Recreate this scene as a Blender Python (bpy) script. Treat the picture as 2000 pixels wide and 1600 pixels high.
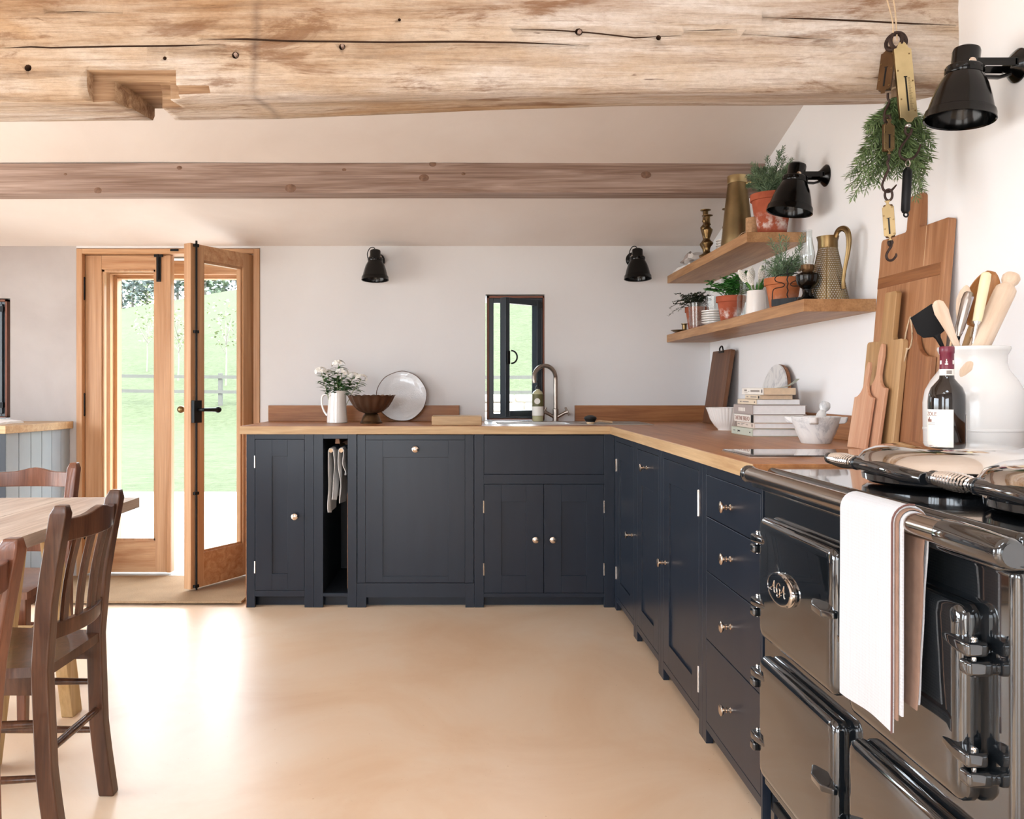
import bpy, bmesh, math, random
from mathutils import Vector, Matrix, noise
PI = math.pi
random.seed(7)
for o in list(bpy.data.objects):
    bpy.data.objects.remove(o)
SC = bpy.context.scene
COL = SC.collection

# ------------------------------------------------------------------ camera, sky, lights, exposure
F = 1660.0                                   # focal length in pixels of the 2000 x 1600 frame
EYE = 1.117
def W(px, py, d):                            # photo pixel at depth d (metres from the lens) -> point in the room
    return Vector(((px-911)*d/F, d, EYE-(py-758)*d/F))
def WX(px, d): return (px-911)*d/F
def WZ(py, d): return EYE-(py-758)*d/F

cam = bpy.data.cameras.new('camera')
cam.sensor_width = 36; cam.lens = 36*F/2000
cam.shift_x = 89/2000; cam.shift_y = -42/2000
cam.clip_start = .05; cam.clip_end = 500
camo = bpy.data.objects.new('camera', cam); COL.objects.link(camo)
camo.location = (0, 0, EYE); camo.rotation_euler = (PI/2, 0, 0)
SC.camera = camo

SC.view_settings.view_transform = 'Standard'
SC.view_settings.look = 'None'
SC.view_settings.exposure = 1.27
SC.view_settings.gamma = 1.0
SC.view_settings.use_curve_mapping = False

wd = bpy.data.worlds.new('sky'); SC.world = wd; wd.use_nodes = True
nt = wd.node_tree; nt.nodes.clear()
wo = nt.nodes.new('ShaderNodeOutputWorld'); bg = nt.nodes.new('ShaderNodeBackground')
tc = nt.nodes.new('ShaderNodeTexCoord'); sp = nt.nodes.new('ShaderNodeSeparateXYZ'); rp = nt.nodes.new('ShaderNodeValToRGB')
nt.links.new(tc.outputs['Generated'], sp.inputs[0]); nt.links.new(sp.outputs['Z'], rp.inputs[0])
rp.color_ramp.elements[0].position = 0.0; rp.color_ramp.elements[0].color = (.46, .455, .44, 1)
hz_ = rp.color_ramp.elements.new(.03); hz_.color = (.83, .92, 1, 1)
rp.color_ramp.elements[2].position = 0.8; rp.color_ramp.elements[2].color = (.80, .90, 1, 1)
nt.links.new(rp.outputs[0], bg.inputs[0]); bg.inputs[1].default_value = 6.0
nt.links.new(bg.outputs[0], wo.inputs[0])

def area(name, loc, rot, sx, sy, power, col=(1, 1, 1), portal=False):
    l = bpy.data.lights.new(name, 'AREA'); l.shape = 'RECTANGLE'; l.size = sx; l.size_y = sy
    l.energy = power; l.color = col
    if portal: l.cycles.is_portal = True
    o = bpy.data.objects.new(name, l); COL.objects.link(o); o.location = loc; o.rotation_euler = rot
    return o
sun = bpy.data.lights.new('sun', 'SUN'); sun.energy = 3.0; sun.angle = math.radians(2); sun.color = (1, .97, .92)
suno = bpy.data.objects.new('sun', sun); COL.objects.link(suno); suno.rotation_euler = (math.radians(26), math.radians(10), 0)
# the sky is the only other light: portals guide it in through every opening
area('left_sky_portal', (-3.65, 2.45, 1.05), (0, -PI/2, 0), 2.0, 2.9, 1, portal=True)
area('left_near_sky_portal', (-3.65, -2.0, 1.5), (0, -PI/2, 0), 2.8, 1.8, 1, portal=True)
area('rear_sky_portal', (-1.9, -3.3, 1.25), (PI/2, 0, 0), 2.6, 2.3, 1, portal=True)
area('added_roof_sky_portal', (-2.15, -.85, 3.56), (-math.atan(.265), 0, 0), 1.2, 1.5, 1, portal=True)  # sky through the added roof openings, extra fill for the room
area('added_roof_sky_portal', (-.25, -.85, 3.56), (-math.atan(.265), 0, 0), 1.0, 1.5, 1, portal=True)
area('door_sky_portal', (-1.73, 5.5, .95), (-PI/2, 0, 0), 1.0, 1.9, 1, portal=True)
area('window_sky_portal', (.283, 5.5, 1.29), (-PI/2, 0, 0), .4, .75, 1, portal=True)

# ------------------------------------------------------------------ materials
def hexc(h):
    v = [int(h[i:i+2], 16)/255 for i in (0, 2, 4)]
    return tuple(c/12.92 if c <= .04045 else ((c+.055)/1.055)**2.4 for c in v) + (1,)
class NT:
    def __init__(s, name):
        s.m = bpy.data.materials.new(name); s.m.use_nodes = True
        s.t = s.m.node_tree; s.t.nodes.clear()
        s.out = s.n('ShaderNodeOutputMaterial')
    def n(s, typ, **kw):
        nd = s.t.nodes.new(typ)
        for k, v in kw.items(): setattr(nd, k, v)
        return nd
    def l(s, a, b): s.t.links.new(a, b)
    def coords(s, sc=(1, 1, 1), rot=(0, 0, 0), kind='Object'):
        tc = s.n('ShaderNodeTexCoord'); mp = s.n('ShaderNodeMapping')
        s.l(tc.outputs[kind], mp.inputs[0]); mp.inputs['Scale'].default_value = sc; mp.inputs['Rotation'].default_value = rot
        return mp.outputs[0]
    def noise(s, vec, scale=5, detail=4, rough=.5, dist=0):
        nd = s.n('ShaderNodeTexNoise'); s.l(vec, nd.inputs['Vector'])
        nd.inputs['Scale'].default_value = scale; nd.inputs['Detail'].default_value = detail
        nd.inputs['Roughness'].default_value = rough; nd.inputs['Distortion'].default_value = dist
        return nd.outputs['Fac']
    def ramp(s, fac, stops):
        r = s.n('ShaderNodeValToRGB'); s.l(fac, r.inputs[0]); e = r.color_ramp.elements
        e[0].position, e[0].color = stops[0]; e[1].position, e[1].color = stops[-1]
        for p, c in stops[1:-1]:
            x = e.new(p); x.color = c
        return r.outputs[0]
    def mix(s, fac, a, b, mode='MIX'):
        m = s.n('ShaderNodeMix'); m.data_type = 'RGBA'; m.blend_type = mode
        if isinstance(fac, (int, float)): m.inputs[0].default_value = fac
        else: s.l(fac, m.inputs[0])
        for v, i in ((a, 6), (b, 7)):
            if isinstance(v, tuple): m.inputs[i].default_value = v
            else: s.l(v, m.inputs[i])
        return m.outputs[2]
    def math(s, op, a, b=0.0, c=0.0):
        m = s.n('ShaderNodeMath'); m.operation = op
        for i, v in enumerate((a, b, c)):
            if isinstance(v, (int, float)): m.inputs[i].default_value = v
            else: s.l(v, m.inputs[i])
        return m.outputs[0]
    def bsdf(s, col, rough=.5, metal=0, coat=0, bump=None, bstr=.2, bdist=.01, spec=.5, sheen=0, alpha=None):
        b = s.n('ShaderNodeBsdfPrincipled')
        for v, i in ((col, 'Base Color'), (rough, 'Roughness')):
            if isinstance(v, (int, float, tuple)): b.inputs[i].default_value = v
            else: s.l(v, b.inputs[i])
        b.inputs['Metallic'].default_value = metal; b.inputs['Coat Weight'].default_value = coat
        b.inputs['Coat Roughness'].default_value = .03
        b.inputs['Specular IOR Level'].default_value = spec; b.inputs['Sheen Weight'].default_value = sheen
        if bump is not None:
            bp = s.n('ShaderNodeBump'); bp.inputs['Strength'].default_value = bstr; bp.inputs['Distance'].default_value = bdist
            s.l(bump, bp.inputs['Height']); s.l(bp.outputs[0], b.inputs['Normal'])
        s.l(b.outputs[0], s.out.inputs[0])
        return b
M = {}
def plain(name, h, rough=.5, metal=0, coat=0, var=.06, scale=8, bstr=0, spec=.5, sheen=0):
    t = NT(name); c = hexc(h); v = t.coords()
    n = t.noise(v, scale, 3)
    d = tuple(x*(1-var) for x in c[:3])+(1,); e = tuple(min(1, x*(1+var)) for x in c[:3])+(1,)
    col = t.ramp(n, [(.3, d), (.7, e)])
    bmp = t.noise(v, scale*12, 3) if bstr else None
    t.bsdf(col, rough, metal, coat, bmp, bstr, .003, spec, sheen)
    M[name] = t.m; return t.m
AX = {'x': (1, 0, 0), 'y': (0, 1, 0), 'z': (0, 0, 1)}
def wood(name, light, dark, axis='x', grain=16, along=1.3, rough=.45, fine=.35, bstr=.15, mid=.5, dist=.8, coat=0, spec=.4):
    t = NT(name)
    a = AX[axis]
    s1 = tuple(along if k else grain for k in a); s2 = tuple(along*3 if k else grain*7 for k in a)
    n1 = t.noise(t.coords(s1), 1, 5, .55, dist)
    n2 = t.noise(t.coords(s2), 1, 4, .6, .3)
    L, Dk = hexc(light), hexc(dark)
    c1 = t.ramp(n1, [(.28, Dk), (mid, tuple(.5*(p+q) for p, q in zip(L, Dk))), (.72, L)])
    c2 = t.ramp(n2, [(.3, tuple(x*.62 for x in L[:3])+(1,)), (.62, (1, 1, 1, 1))])
    col = t.mix(fine, c1, c2, 'MULTIPLY')
    t.bsdf(col, rough, 0, coat, n2, bstr, .002, spec)
    M[name] = t.m; return t.m
def plaster(name, h, h2, rough=.85, scale=1.2, bstr=.12):
    t = NT(name); v = t.coords()
    n = t.noise(v, scale, 6, .6, .4)
    col = t.ramp(n, [(.3, hexc(h2)), (.68, hexc(h))])
    t.bsdf(col, rough, 0, 0, t.noise(v, scale*4, 5, .6, .3), bstr, .02, .25)
    M[name] = t.m
plaster('wall_plaster', 'dedddd', 'd9d7d7')
plaster('wall_plaster_right_lit', 'f2f2f4', 'efeff0')  # back wall's paint lightened, standing in for light missing on this side
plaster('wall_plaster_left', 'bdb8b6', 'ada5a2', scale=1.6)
plaster('ceiling_plaster', 'e4ddd8', 'dbd1ca')
# polished clay floor
t = NT('polished_floor'); v = t.coords()
n = t.noise(v, 1.5, 7, .62, .8); n2 = t.noise(v, 40, 3)
col = t.ramp(n, [(.30, hexc('dfba96')), (.5, hexc('e7c8a8')), (.68, hexc('ecd3b8'))])
spk = t.ramp(t.noise(v, 95, 2), [(.74, (0, 0, 0, 1)), (.78, (1, 1, 1, 1))])
col = t.mix(spk, col, hexc('b98f66'))
rg = t.n('ShaderNodeMapRange'); t.l(n, rg.inputs[0]); rg.inputs[3].default_value = .30; rg.inputs[4].default_value = .44
t.bsdf(col, rg.outputs[0], 0, 0, n2, .05, .002, .8); M['floor'] = t.m
# painted cabinetry
t = NT('navy_paint'); v = t.coords((1, 1, .15))
n = t.noise(v, 20, 3)
t.bsdf(t.ramp(n, [(.3, hexc('1a202b')), (.7, hexc('1d242f'))]), .30, 0, 0, t.noise(t.coords(), 60, 2), .04, .001, .36); M['navy'] = t.m
plain('navy_dark', '1f232a', .5)
plain('grey_blue_paint', '8d979f', .35, var=.05)
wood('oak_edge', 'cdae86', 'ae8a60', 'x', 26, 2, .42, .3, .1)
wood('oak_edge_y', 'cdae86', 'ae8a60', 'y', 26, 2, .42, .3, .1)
wood('oak_upstand', 'b07a4e', '8d5a36', 'x', 22, 2, .42, .35, .15)
wood('oak_upstand_y', 'b07a4e', '8d5a36', 'y', 22, 2, .42, .35, .15)
wood('oak_top', 'bb8254', '9c6540', 'x', 16, 1.6, .36, .3, .08)
wood('oak_top_y', 'c18a5a', '9e663e', 'y', 16, 1.6, .36, .3, .08)
wood('oak_shelf', 'c2966a', '9c7048', 'y', 22, 2, .45, .35, .1)
wood('pine_door', 'cda47e', 'ac7c52', 'z', 20, 1.0, .4, .25, .06)
wood('pine_door_x', 'd0a880', 'aa744a', 'x', 18, 1.6, .4, .25, .06, dist=1.6)
wood('pine_raw', 'dcc196', 'c2a06c', 'z', 18, 1.2, .6, .3, .1)
wood('purlin_wood', 'bba69b', '84695a', 'x', 20, .9, .7, .5, .25, dist=2.0)
wood('chair_wood', '6a4632', '3c2418', 'z', 22, 3, .28, .4, .1, coat=.25)
wood('chair_wood_red', '8a5840', '5c3524', 'z', 22, 3, .28, .4, .1, coat=.25)
wood('table_wood', 'dccdbe', 'b59c88', 'y', 14, 1.3, .5, .5, .3, dist=1.4)
wood('board_acacia', 'c0906a', '94623e', 'z', 15, 1.6, .5, .3, .1, dist=1.2)
wood('board_light', 'c7a276', 'a1794c', 'z', 15, 1.6, .5, .3, .1, dist=1.0)
wood('board_pink', 'd9b091', 'c28b6c', 'z', 17, 1.6, .55, .25, .1)
wood('board_red', 'ab7852', '855335', 'z', 15, 1.4, .5, .35, .12, dist=1.4)
wood('board_dark', '7d5336', '54331f', 'z', 15, 1.6, .45, .4, .15)
wood('board_batten', 'a06c44', '7b4c2c', 'x', 20, 2, .5, .3, .1)
wood('beech', 'dcbf9f', 'c6a47f', 'z', 30, 4, .55, .2, .05)
wood('beech_pale', 'e4cfbb', 'd2b79d', 'z', 30, 5, .6, .2, .08)
wood('olive_wood', 'b98454', '94602f', 'z', 26, 4, .45, .3, .05)
wood('twig', '8c7358', '6a5440', 'z', 40, 6, .8)
# rough sawn old oak beam
t = NT('old_oak')
big = t.noise(t.coords((.8, 2.2, 2.6)), 1.2, 5, .62, .3)
mid = t.noise(t.coords((1.6, 16, 26)), 1.0, 7, .62, .35)
fin = t.noise(t.coords((6, 80, 150)), 1.0, 4, .7, .2)
gr = t.noise(t.coords((40, 70, 70)), 1.0, 5, .75)
spot = t.noise(t.coords((1.6, 6, 7)), 1.5, 6, .72, .5)
flk = t.noise(t.coords((9, 60, 75)), 1.0, 3, .6, .4)
c1 = t.ramp(big, [(.36, hexc('c6a888')), (.5, hexc('d6c5b2')), (.62, hexc('e2dad3'))])
c1 = t.mix(.55, c1, t.ramp(mid, [(.28, hexc('8a6e54')), (.42, hexc('d8c6b0')), (.56, (1, 1, 1, 1))]), 'MULTIPLY')
c1 = t.mix(.4, c1, t.ramp(fin, [(.32, hexc('9c7f62')), (.48, (1, 1, 1, 1))]), 'MULTIPLY')
c1 = t.mix(.28, c1, t.ramp(gr, [(.3, hexc('a58a6c')), (.6, (1, 1, 1, 1))]), 'MULTIPLY')
st = t.ramp(spot, [(.54, (0, 0, 0, 1)), (.62, (.6, .6, .6, 1)), (.76, (.9, .9, .9, 1))])
col = t.mix(st, c1, hexc('7d5638'))
dk = t.ramp(flk, [(.70, (0, 0, 0, 1)), (.76, (.8, .8, .8, 1))])
col = t.mix(dk, col, hexc('5a3d29'))
# one long dark water stain down the face, left of centre, and darker weathering along the top
sx = t.n('ShaderNodeSeparateXYZ'); t.l(t.coords(), sx.inputs[0])
wx = t.math('ADD', sx.outputs['X'], t.math('MULTIPLY', t.math('SUBTRACT', big, .5), .08))
ln = t.math('MAXIMUM', t.math('SUBTRACT', 1.0, t.math('DIVIDE', t.math('ABSOLUTE', t.math('ADD', wx, .612)), .02)), 0.0)
ln = t.math('MULTIPLY', ln, t.math('MULTIPLY', t.ramp(spot, [(.35, (.2, .2, .2, 1)), (.6, (1, 1, 1, 1))]), .6))
col = t.mix(ln, col, hexc('5d4c44'))
tp = t.math('MULTIPLY', t.ramp(sx.outputs['Z'], [(2.17, (0, 0, 0, 1)), (2.24, (1, 1, 1, 1))]) if False else t.math('SMOOTH_MIN', t.math('MAXIMUM', t.math('MULTIPLY', t.math('SUBTRACT', sx.outputs['Z'], 2.165), 9), 0.0), 1.0, .1), t.ramp(spot, [(.4, (0, 0, 0, 1)), (.6, (.8, .8, .8, 1))]))
col = t.mix(tp, col, hexc('8a6040'))
hh = t.math('ADD', mid, t.math('ADD', t.math('MULTIPLY', fin, .6), t.math('MULTIPLY', gr, .3)))
t.bsdf(col, .85, 0, 0, hh, .7, .014, .25); M['old_oak'] = t.m
plain('crack_dark', '4a3222', .9)
wood('notch_wood', 'c9ab8a', '825c40', 'x', 26, 2, .85, .5, .4)
# metals, enamel, glass
plain('enamel_black', '14171a', .06, 0, 1.0, var=.02, spec=.7)
plain('enamel_lamp', '030303', .14, 0, 0, var=.0, spec=.35)
plain('knot_wood', '7c5f4e', .7, var=.3, scale=60)
plain('top_plate', '101113', .10, 0, .8, var=.2, scale=60)
plain('chrome', 'd8d6d4', .07, 1, var=.01)
plain('rail_steel', 'b3a89f', .16, 1, var=.03)
plain('nickel', 'd9c8b8', .2, 1, var=.02)
plain('steel_brushed', '9c9188', .3, 1, var=.05, scale=30)
plain('steel_sink', 'b9b7b5', .28, 1, var=.03)
plain('iron_black', '17181a', .45, .6, var=.15)
plain('iron_rust', '3a2a24', .55, .5, var=.25, scale=40)
plain('brass_bright', 'cbb88c', .3, 1, var=.15, scale=14)
plain('brass_aged', '7e6847', .33, 1, var=.2, scale=18)
plain('brass_dull', '8f7a58', .4, 1, var=.18, scale=12)
plain('brass_brown', '5f4832', .4, .9, var=.2, scale=20)
plain('copper_bowl', '6b5342', .4, .7, var=.25, scale=9)
plain('black_glass', '08090a', .03, 0, 1, var=0)
plain('window_paint', '29333c', .3, var=.05)
plain('red_timber', '7a4a36', .6, var=.12)
plain('rubber_black', '0c0c0d', .6)
def glass(name, tint=(1, 1, 1, 1), base=.05, edge=.35):
    t = NT(name); lw = t.n('ShaderNodeLayerWeight'); lw.inputs[0].default_value = .5
    tr = t.n('ShaderNodeBsdfTransparent'); tr.inputs[0].default_value = tint
    gl = t.n('ShaderNodeBsdfGlossy'); gl.inputs['Roughness'].default_value = .02
    f = t.math('MULTIPLY_ADD', t.math('POWER', lw.outputs['Facing'], 3.0), edge, base)
    mx = t.n('ShaderNodeMixShader'); t.l(f, mx.inputs[0]); t.l(tr.outputs[0], mx.inputs[1]); t.l(gl.outputs[0], mx.inputs[2])
    t.l(mx.outputs[0], t.out.inputs[0]); M[name] = t.m
glass('pane_glass', (.98, .99, .985, 1), .012, .3)
glass('clear_glass', (.93, .95, .95, 1), .06, .6)
# ceramics, stone, clay
plain('ceramic_white', 'eae6e2', .15, 0, .5, var=.015)
plain('ceramic_jug', 'e9e4de', .12, 0, .6, var=.015)
plain('crock_white', 'dddad7', .25, 0, .3, var=.02)
plain('plate_glaze', 'd5d7da', .1, 0, .7, var=.05, scale=14, bstr=.35)
plain('plate_rim', '5a4234', .4)
t = NT('marble'); v = t.coords()
n = t.noise(v, 7, 7, .7, 1.6)
t.bsdf(t.ramp(n, [(.36, hexc('b4b5b8')), (.47, hexc('dddcdb')), (.7, hexc('eae8e5'))]), .35); M['marble'] = t.m
def terracotta(name, h, h2, lime=.6):
    t = NT(name); v = t.coords(); sx = t.n('ShaderNodeSeparateXYZ'); t.l(t.coords(kind='Generated'), sx.inputs[0])
    base = t.ramp(t.noise(v, 18, 4), [(.3, hexc(h2)), (.7, hexc(h))])
    n = t.noise(v, 22, 5, .65)
    band = t.ramp(sx.outputs['Z'], [(.06, (0, 0, 0, 1)), (.22, (1, 1, 1, 1)), (.38, (.7, .7, .7, 1)), (.55, (0, 0, 0, 1))])
    k = t.math('MULTIPLY', t.ramp(n, [(.46, (0, 0, 0, 1)), (.6, (1, 1, 1, 1))]), band)
    k = t.math('MULTIPLY', k, lime)
    t.bsdf(t.mix(k, base, hexc('ded2cc')), .8, 0, 0, n, .15, .003, .25); M[name] = t.m
terracotta('terracotta_red', 'ae5c42', '964a32', 1.0)
terracotta('terracotta_brown', 'a05a40', '854530', .5)
terracotta('terracotta_orange', 'b9714a', '9c5a35', .15)
plain('soil', '2b2018', .95)
plain('leaf_rosemary', '6f8768', .55, var=.35, scale=40)
plain('leaf_rosemary_dark', '6c8254', .4, var=.5, scale=45)
plain('leaf_mint', '2f6a22', .5, var=.35, scale=30)
plain('leaf_thyme', '27331f', .6, var=.3, scale=40)
plain('leaf_phlox', '2f5222', .5, var=.4, scale=30)
plain('petal_white', 'f2efe8', .6, var=.03)
plain('stem_green', '7b8a55', .6)
plain('wine_glass_bottle', '120b09', .05, 0, .6, var=0)
plain('capsule', '6d1f33', .3, var=.08)
plain('label_paper', 'ece7df', .7, var=.02)
plain('ink_dark', '2c2a2a', .7)
plain('ink_brown', '8a5a4c', .7)
plain('ink_grey', '8f8680', .7)
plain('soap_liquid', 'b9b48f', .15, 0, .4, var=.1)
plain('soap_label', '5f5a32', .5, var=.2, scale=30)
plain('page_white', 'e9e8e8', .8, var=.03, scale=60)
plain('page_cream', 'd9c0a2', .8, var=.06, scale=60)
plain('cover_white', 'e8e2da', .6)
plain('cover_cream', 'dccbb4', .6)
plain('cover_grey', 'a89c97', .6)
plain('cover_sage', 'c3c7b8', .6)
plain('cover_pink', 'dcccc0', .6)
plain('cover_maroon', '4a1c1c', .6)
plain('linen', 'e3e0de', .9, var=.05, sheen=.2)
plain('linen_blue', '55606e', .9, var=.1)
plain('linen_grey', 'c9c3bf', .9, var=.08, sheen=.2)
t = NT('waffle_towel'); v = t.coords((190, 190, 190))
vz = t.n('ShaderNodeTexVoronoi'); t.l(v, vz.inputs[0]); vz.inputs['Scale'].default_value = 1; vz.inputs['Randomness'].default_value = .1
t.bsdf(hexc('c2c2c5'), .95, 0, 0, vz.outputs[0], .5, .003, .1, .2); M['waffle'] = t.m
plain('towel_stripe', '8f7160', .95, var=.1, scale=60)
plain('towel_seam', '6a4b46', .95)
t = NT('coir'); v = t.coords()
n = t.noise(v, 260, 3, .7); n2 = t.noise(v, 7, 4)
col = t.mix(.5, t.ramp(n, [(.3, hexc('7a6248')), (.7, hexc('c8ae90'))]), t.ramp(n2, [(.3, hexc('a08062')), (.7, hexc('b99876'))]))
t.bsdf(col, .95, 0, 0, n, .9, .008, .1); M['coir'] = t.m
plain('twine', 'b08a66', .9, var=.2, scale=80)
plain('string', 'c9b294', .9, var=.15, scale=80)
plain('bone', 'e6dab2', .35, 0, .3, var=.06, scale=20)
plain('rosewood', '5a2f22', .25, 0, .4, var=.2)
# outdoors
t = NT('meadow'); v = t.coords()
n = t.noise(v, .9, 6, .7); n2 = t.noise(v, 6, 4, .7)
col = t.mix(.5, t.ramp(n, [(.3, hexc('3a3f2b')), (.7, hexc('474c38'))]), t.ramp(n2, [(.3, hexc('303521')), (.7, hexc('50563f'))]))
t.bsdf(col, .95, 0, 0, n2, .6, .15, .1); M['meadow'] = t.m
plain('patio_stone', 'aeaaa3', .9, var=.05, scale=3)
plain('fence_wood', '4c4a44', .9)
plain('stone', 'b6ada0', .95, var=.2, scale=9, bstr=.4)
plain('tree_leaf', '5d6a55', .9, var=.45, scale=3)
plain('tree_leaf_blue', '66706c', .9, var=.45, scale=3)
plain('tree_leaf_lime', '7c855c', .9, var=.3, scale=4)
plain('bark_pale', '6a645a', .9)
# punched brass: real holes
t = NT('brass_punched')
tcn = t.n('ShaderNodeTexCoord'); sx = t.n('ShaderNodeSeparateXYZ'); t.l(tcn.outputs['Object'], sx.inputs[0])
ang = t.math('MULTIPLY', t.math('ARCTAN2', sx.outputs['Y'], sx.outputs['X']), 44/(2*PI))
row = t.math('MULTIPLY', sx.outputs['Z'], 130)
par = t.math('MULTIPLY', t.math('MODULO', t.math('FLOOR', row), 2.0), .5)
fu = t.math('SUBTRACT', t.math('FRACT', t.math('ADD', t.math('ADD', ang, 100.0), par)), .5)
fv = t.math('SUBTRACT', t.math('FRACT', row), .5)
d2 = t.math('ADD', t.math('MULTIPLY', fu, fu), t.math('MULTIPLY', fv, fv))
hole = t.math('LESS_THAN', d2, .085)
b = t.bsdf(hexc('8f7a56'), .35, 1); tr = t.n('ShaderNodeBsdfTransparent'); mx = t.n('ShaderNodeMixShader')
t.l(hole, mx.inputs[0]); t.l(b.outputs[0], mx.inputs[1]); t.l(tr.outputs[0], mx.inputs[2]); t.l(mx.outputs[0], t.out.inputs[0])
M['brass_punched'] = t.m

# ------------------------------------------------------------------ mesh builder and object helpers
def T(x, y, z): return Matrix.Translation((x, y, z))
def RX(a): return Matrix.Rotation(a, 4, 'X')
def RY(a): return Matrix.Rotation(a, 4, 'Y')
def RZ(a): return Matrix.Rotation(a, 4, 'Z')
def align(d):                                    # rotation taking +z to direction d
    return Vector(d).to_track_quat('Z', 'Y').to_matrix().to_4x4()
class MB:
    def __init__(s): s.bm = bmesh.new()
    def _v(s, pts, m): return [s.bm.verts.new(m @ Vector(p) if m else p) for p in pts]
    def _f(s, vs):
        try: s.bm.faces.new(vs)
        except ValueError: pass
    def box(s, x0, x1, y0, y1, z0, z1, m=None):
        x0, x1 = min(x0, x1), max(x0, x1); y0, y1 = min(y0, y1), max(y0, y1); z0, z1 = min(z0, z1), max(z0, z1)
        v = s._v([(x0,y0,z0),(x1,y0,z0),(x1,y1,z0),(x0,y1,z0),(x0,y0,z1),(x1,y0,z1),(x1,y1,z1),(x0,y1,z1)], m)
        for f in ((0,3,2,1),(4,5,6,7),(0,1,5,4),(1,2,6,5),(2,3,7,6),(3,0,4,7)): s._f([v[i] for i in f])
        return s
    def loft(s, rings, m=None, closed=True, caps=True):       # rings: lists of equally many points
        R = [s._v(r, m) for r in rings]; n = len(R[0])
        for a, b in zip(R, R[1:]):
            for i in range(n if closed else n-1):
                s._f([a[i], a[(i+1) % n], b[(i+1) % n], b[i]])
        if caps and closed: s._f(list(reversed(R[0]))); s._f(R[-1])
        return s
    def lathe(s, prof, m=None, seg=24, a0=0, a1=2*PI, rib=None):
        full = abs(a1-a0-2*PI) < 1e-6; n = seg if full else seg+1
        rings = []
        for r, z in prof:
            if r < 1e-6: rings.append(s._v([(0, 0, z)], m))
            else:
                q = []
                for i in range(n):
                    a = a0+(a1-a0)*i/seg; rr = r*(rib(a, z) if rib else 1)
                    q.append((rr*math.cos(a), rr*math.sin(a), z))
                rings.append(s._v(q, m))
        for A, B in zip(rings, rings[1:]):
            for i in range(seg):
                j = (i+1) % n
                if len(A) == 1 and len(B) == 1: continue
                if len(A) == 1: s._f([A[0], B[j], B[i]])
                elif len(B) == 1: s._f([A[i], A[j], B[0]])
                else: s._f([A[i], A[j], B[j], B[i]])
        return s
    def tube(s, pts, r, seg=8, closed=False, m=None, flat=None):
        pts = [Vector(p) for p in pts]; rad = r if isinstance(r, (list, tuple)) else [r]*len(pts)
        if 4 <= len(pts) <= 20 and not closed:                 # round off coarse paths
            P = [pts[0]]+pts+[pts[-1]]; R_ = list(rad)+[rad[-1]]; pts, rad = [], []
            for i in range(1, len(P)-2):
                a, b, c, d = P[i-1], P[i], P[i+1], P[i+2]
                for j in range(4):
                    t = j/4; pts.append(.5*((2*b)+(c-a)*t+(2*a-5*b+4*c-d)*t*t+(3*b-a-3*c+d)*t**3)); rad.append(R_[i-1]+(R_[i]-R_[i-1])*t)
            pts.append(P[-1]); rad.append(R_[-1])
        n = len(pts)
        rings = []; up = None
        for i, p in enumerate(pts):
            a = pts[i-1] if (i or closed) else p; b = pts[(i+1) % n] if (i < n-1 or closed) else p
            d = (b-a).normalized()
            if up is None:
                up = Vector((0, 0, 1)) if abs(d.z) < .9 else Vector((1, 0, 0))
            u = (up - d*up.dot(d)).normalized(); w = d.cross(u); up = u
            k = flat or 1
            rings.append([p+u*rad[i]*math.cos(t)+w*rad[i]*k*math.sin(t) for t in (2*PI*j/seg for j in range(seg))])
        if closed: rings.append(rings[0]); s.loft(rings, m, True, False); bmesh.ops.remove_doubles(s.bm, verts=s.bm.verts[:], dist=1e-6)
        else: s.loft(rings, m)
        return s
    def prism(s, poly, y0, y1, m=None):                        # polygon in x,z pushed along y
        a = s._v([(x, y0, z) for x, z in poly], m); b = s._v([(x, y1, z) for x, z in poly], m)
        n = len(poly)
        s._f(a); s._f(list(reversed(b)))
        for i in range(n): s._f([a[i], b[i], b[(i+1) % n], a[(i+1) % n]])
        return s
    def grid(s, f, nu, nv, m=None, thick=0):
        v = [[s._v([f(i/nu, j/nv)], m)[0] for j in range(nv+1)] for i in range(nu+1)]
        fs = []
        for i in range(nu):
            for j in range(nv):
                fs.append(s.bm.faces.new([v[i][j], v[i+1][j], v[i+1][j+1], v[i][j+1]]))
        if thick:
            bmesh.ops.recalc_face_normals(s.bm, faces=fs)
            bmesh.ops.solidify(s.bm, geom=fs, thickness=thick)
        return s
    def sphere(s, r, m=None, u=12, v=8, sq=(1, 1, 1)):
        s.lathe([(r*math.sin(PI*i/v)*1.0, -r*math.cos(PI*i/v)) for i in range(v+1)], (m or Matrix())@Matrix.Diagonal((*sq, 1)), u)
        return s
    def leaf(s, p, d, l, w, up=Vector((0, 0, 1)), bend=.15):
        d = Vector(d).normalized(); side = d.cross(up)
        if side.length < 1e-3: side = Vector((1, 0, 0))
        side.normalize(); nrm = side.cross(d); p = Vector(p)
        a, b, c, e = p, p+d*l*.5+side*w*.5+nrm*l*bend*.5, p+d*l-nrm*l*bend*.2, p+d*l*.5-side*w*.5+nrm*l*bend*.5
        v = s._v([a, b, c, e], None); s._f([v[0], v[1], v[2]]); s._f([v[0], v[2], v[3]])
        return s
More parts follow.
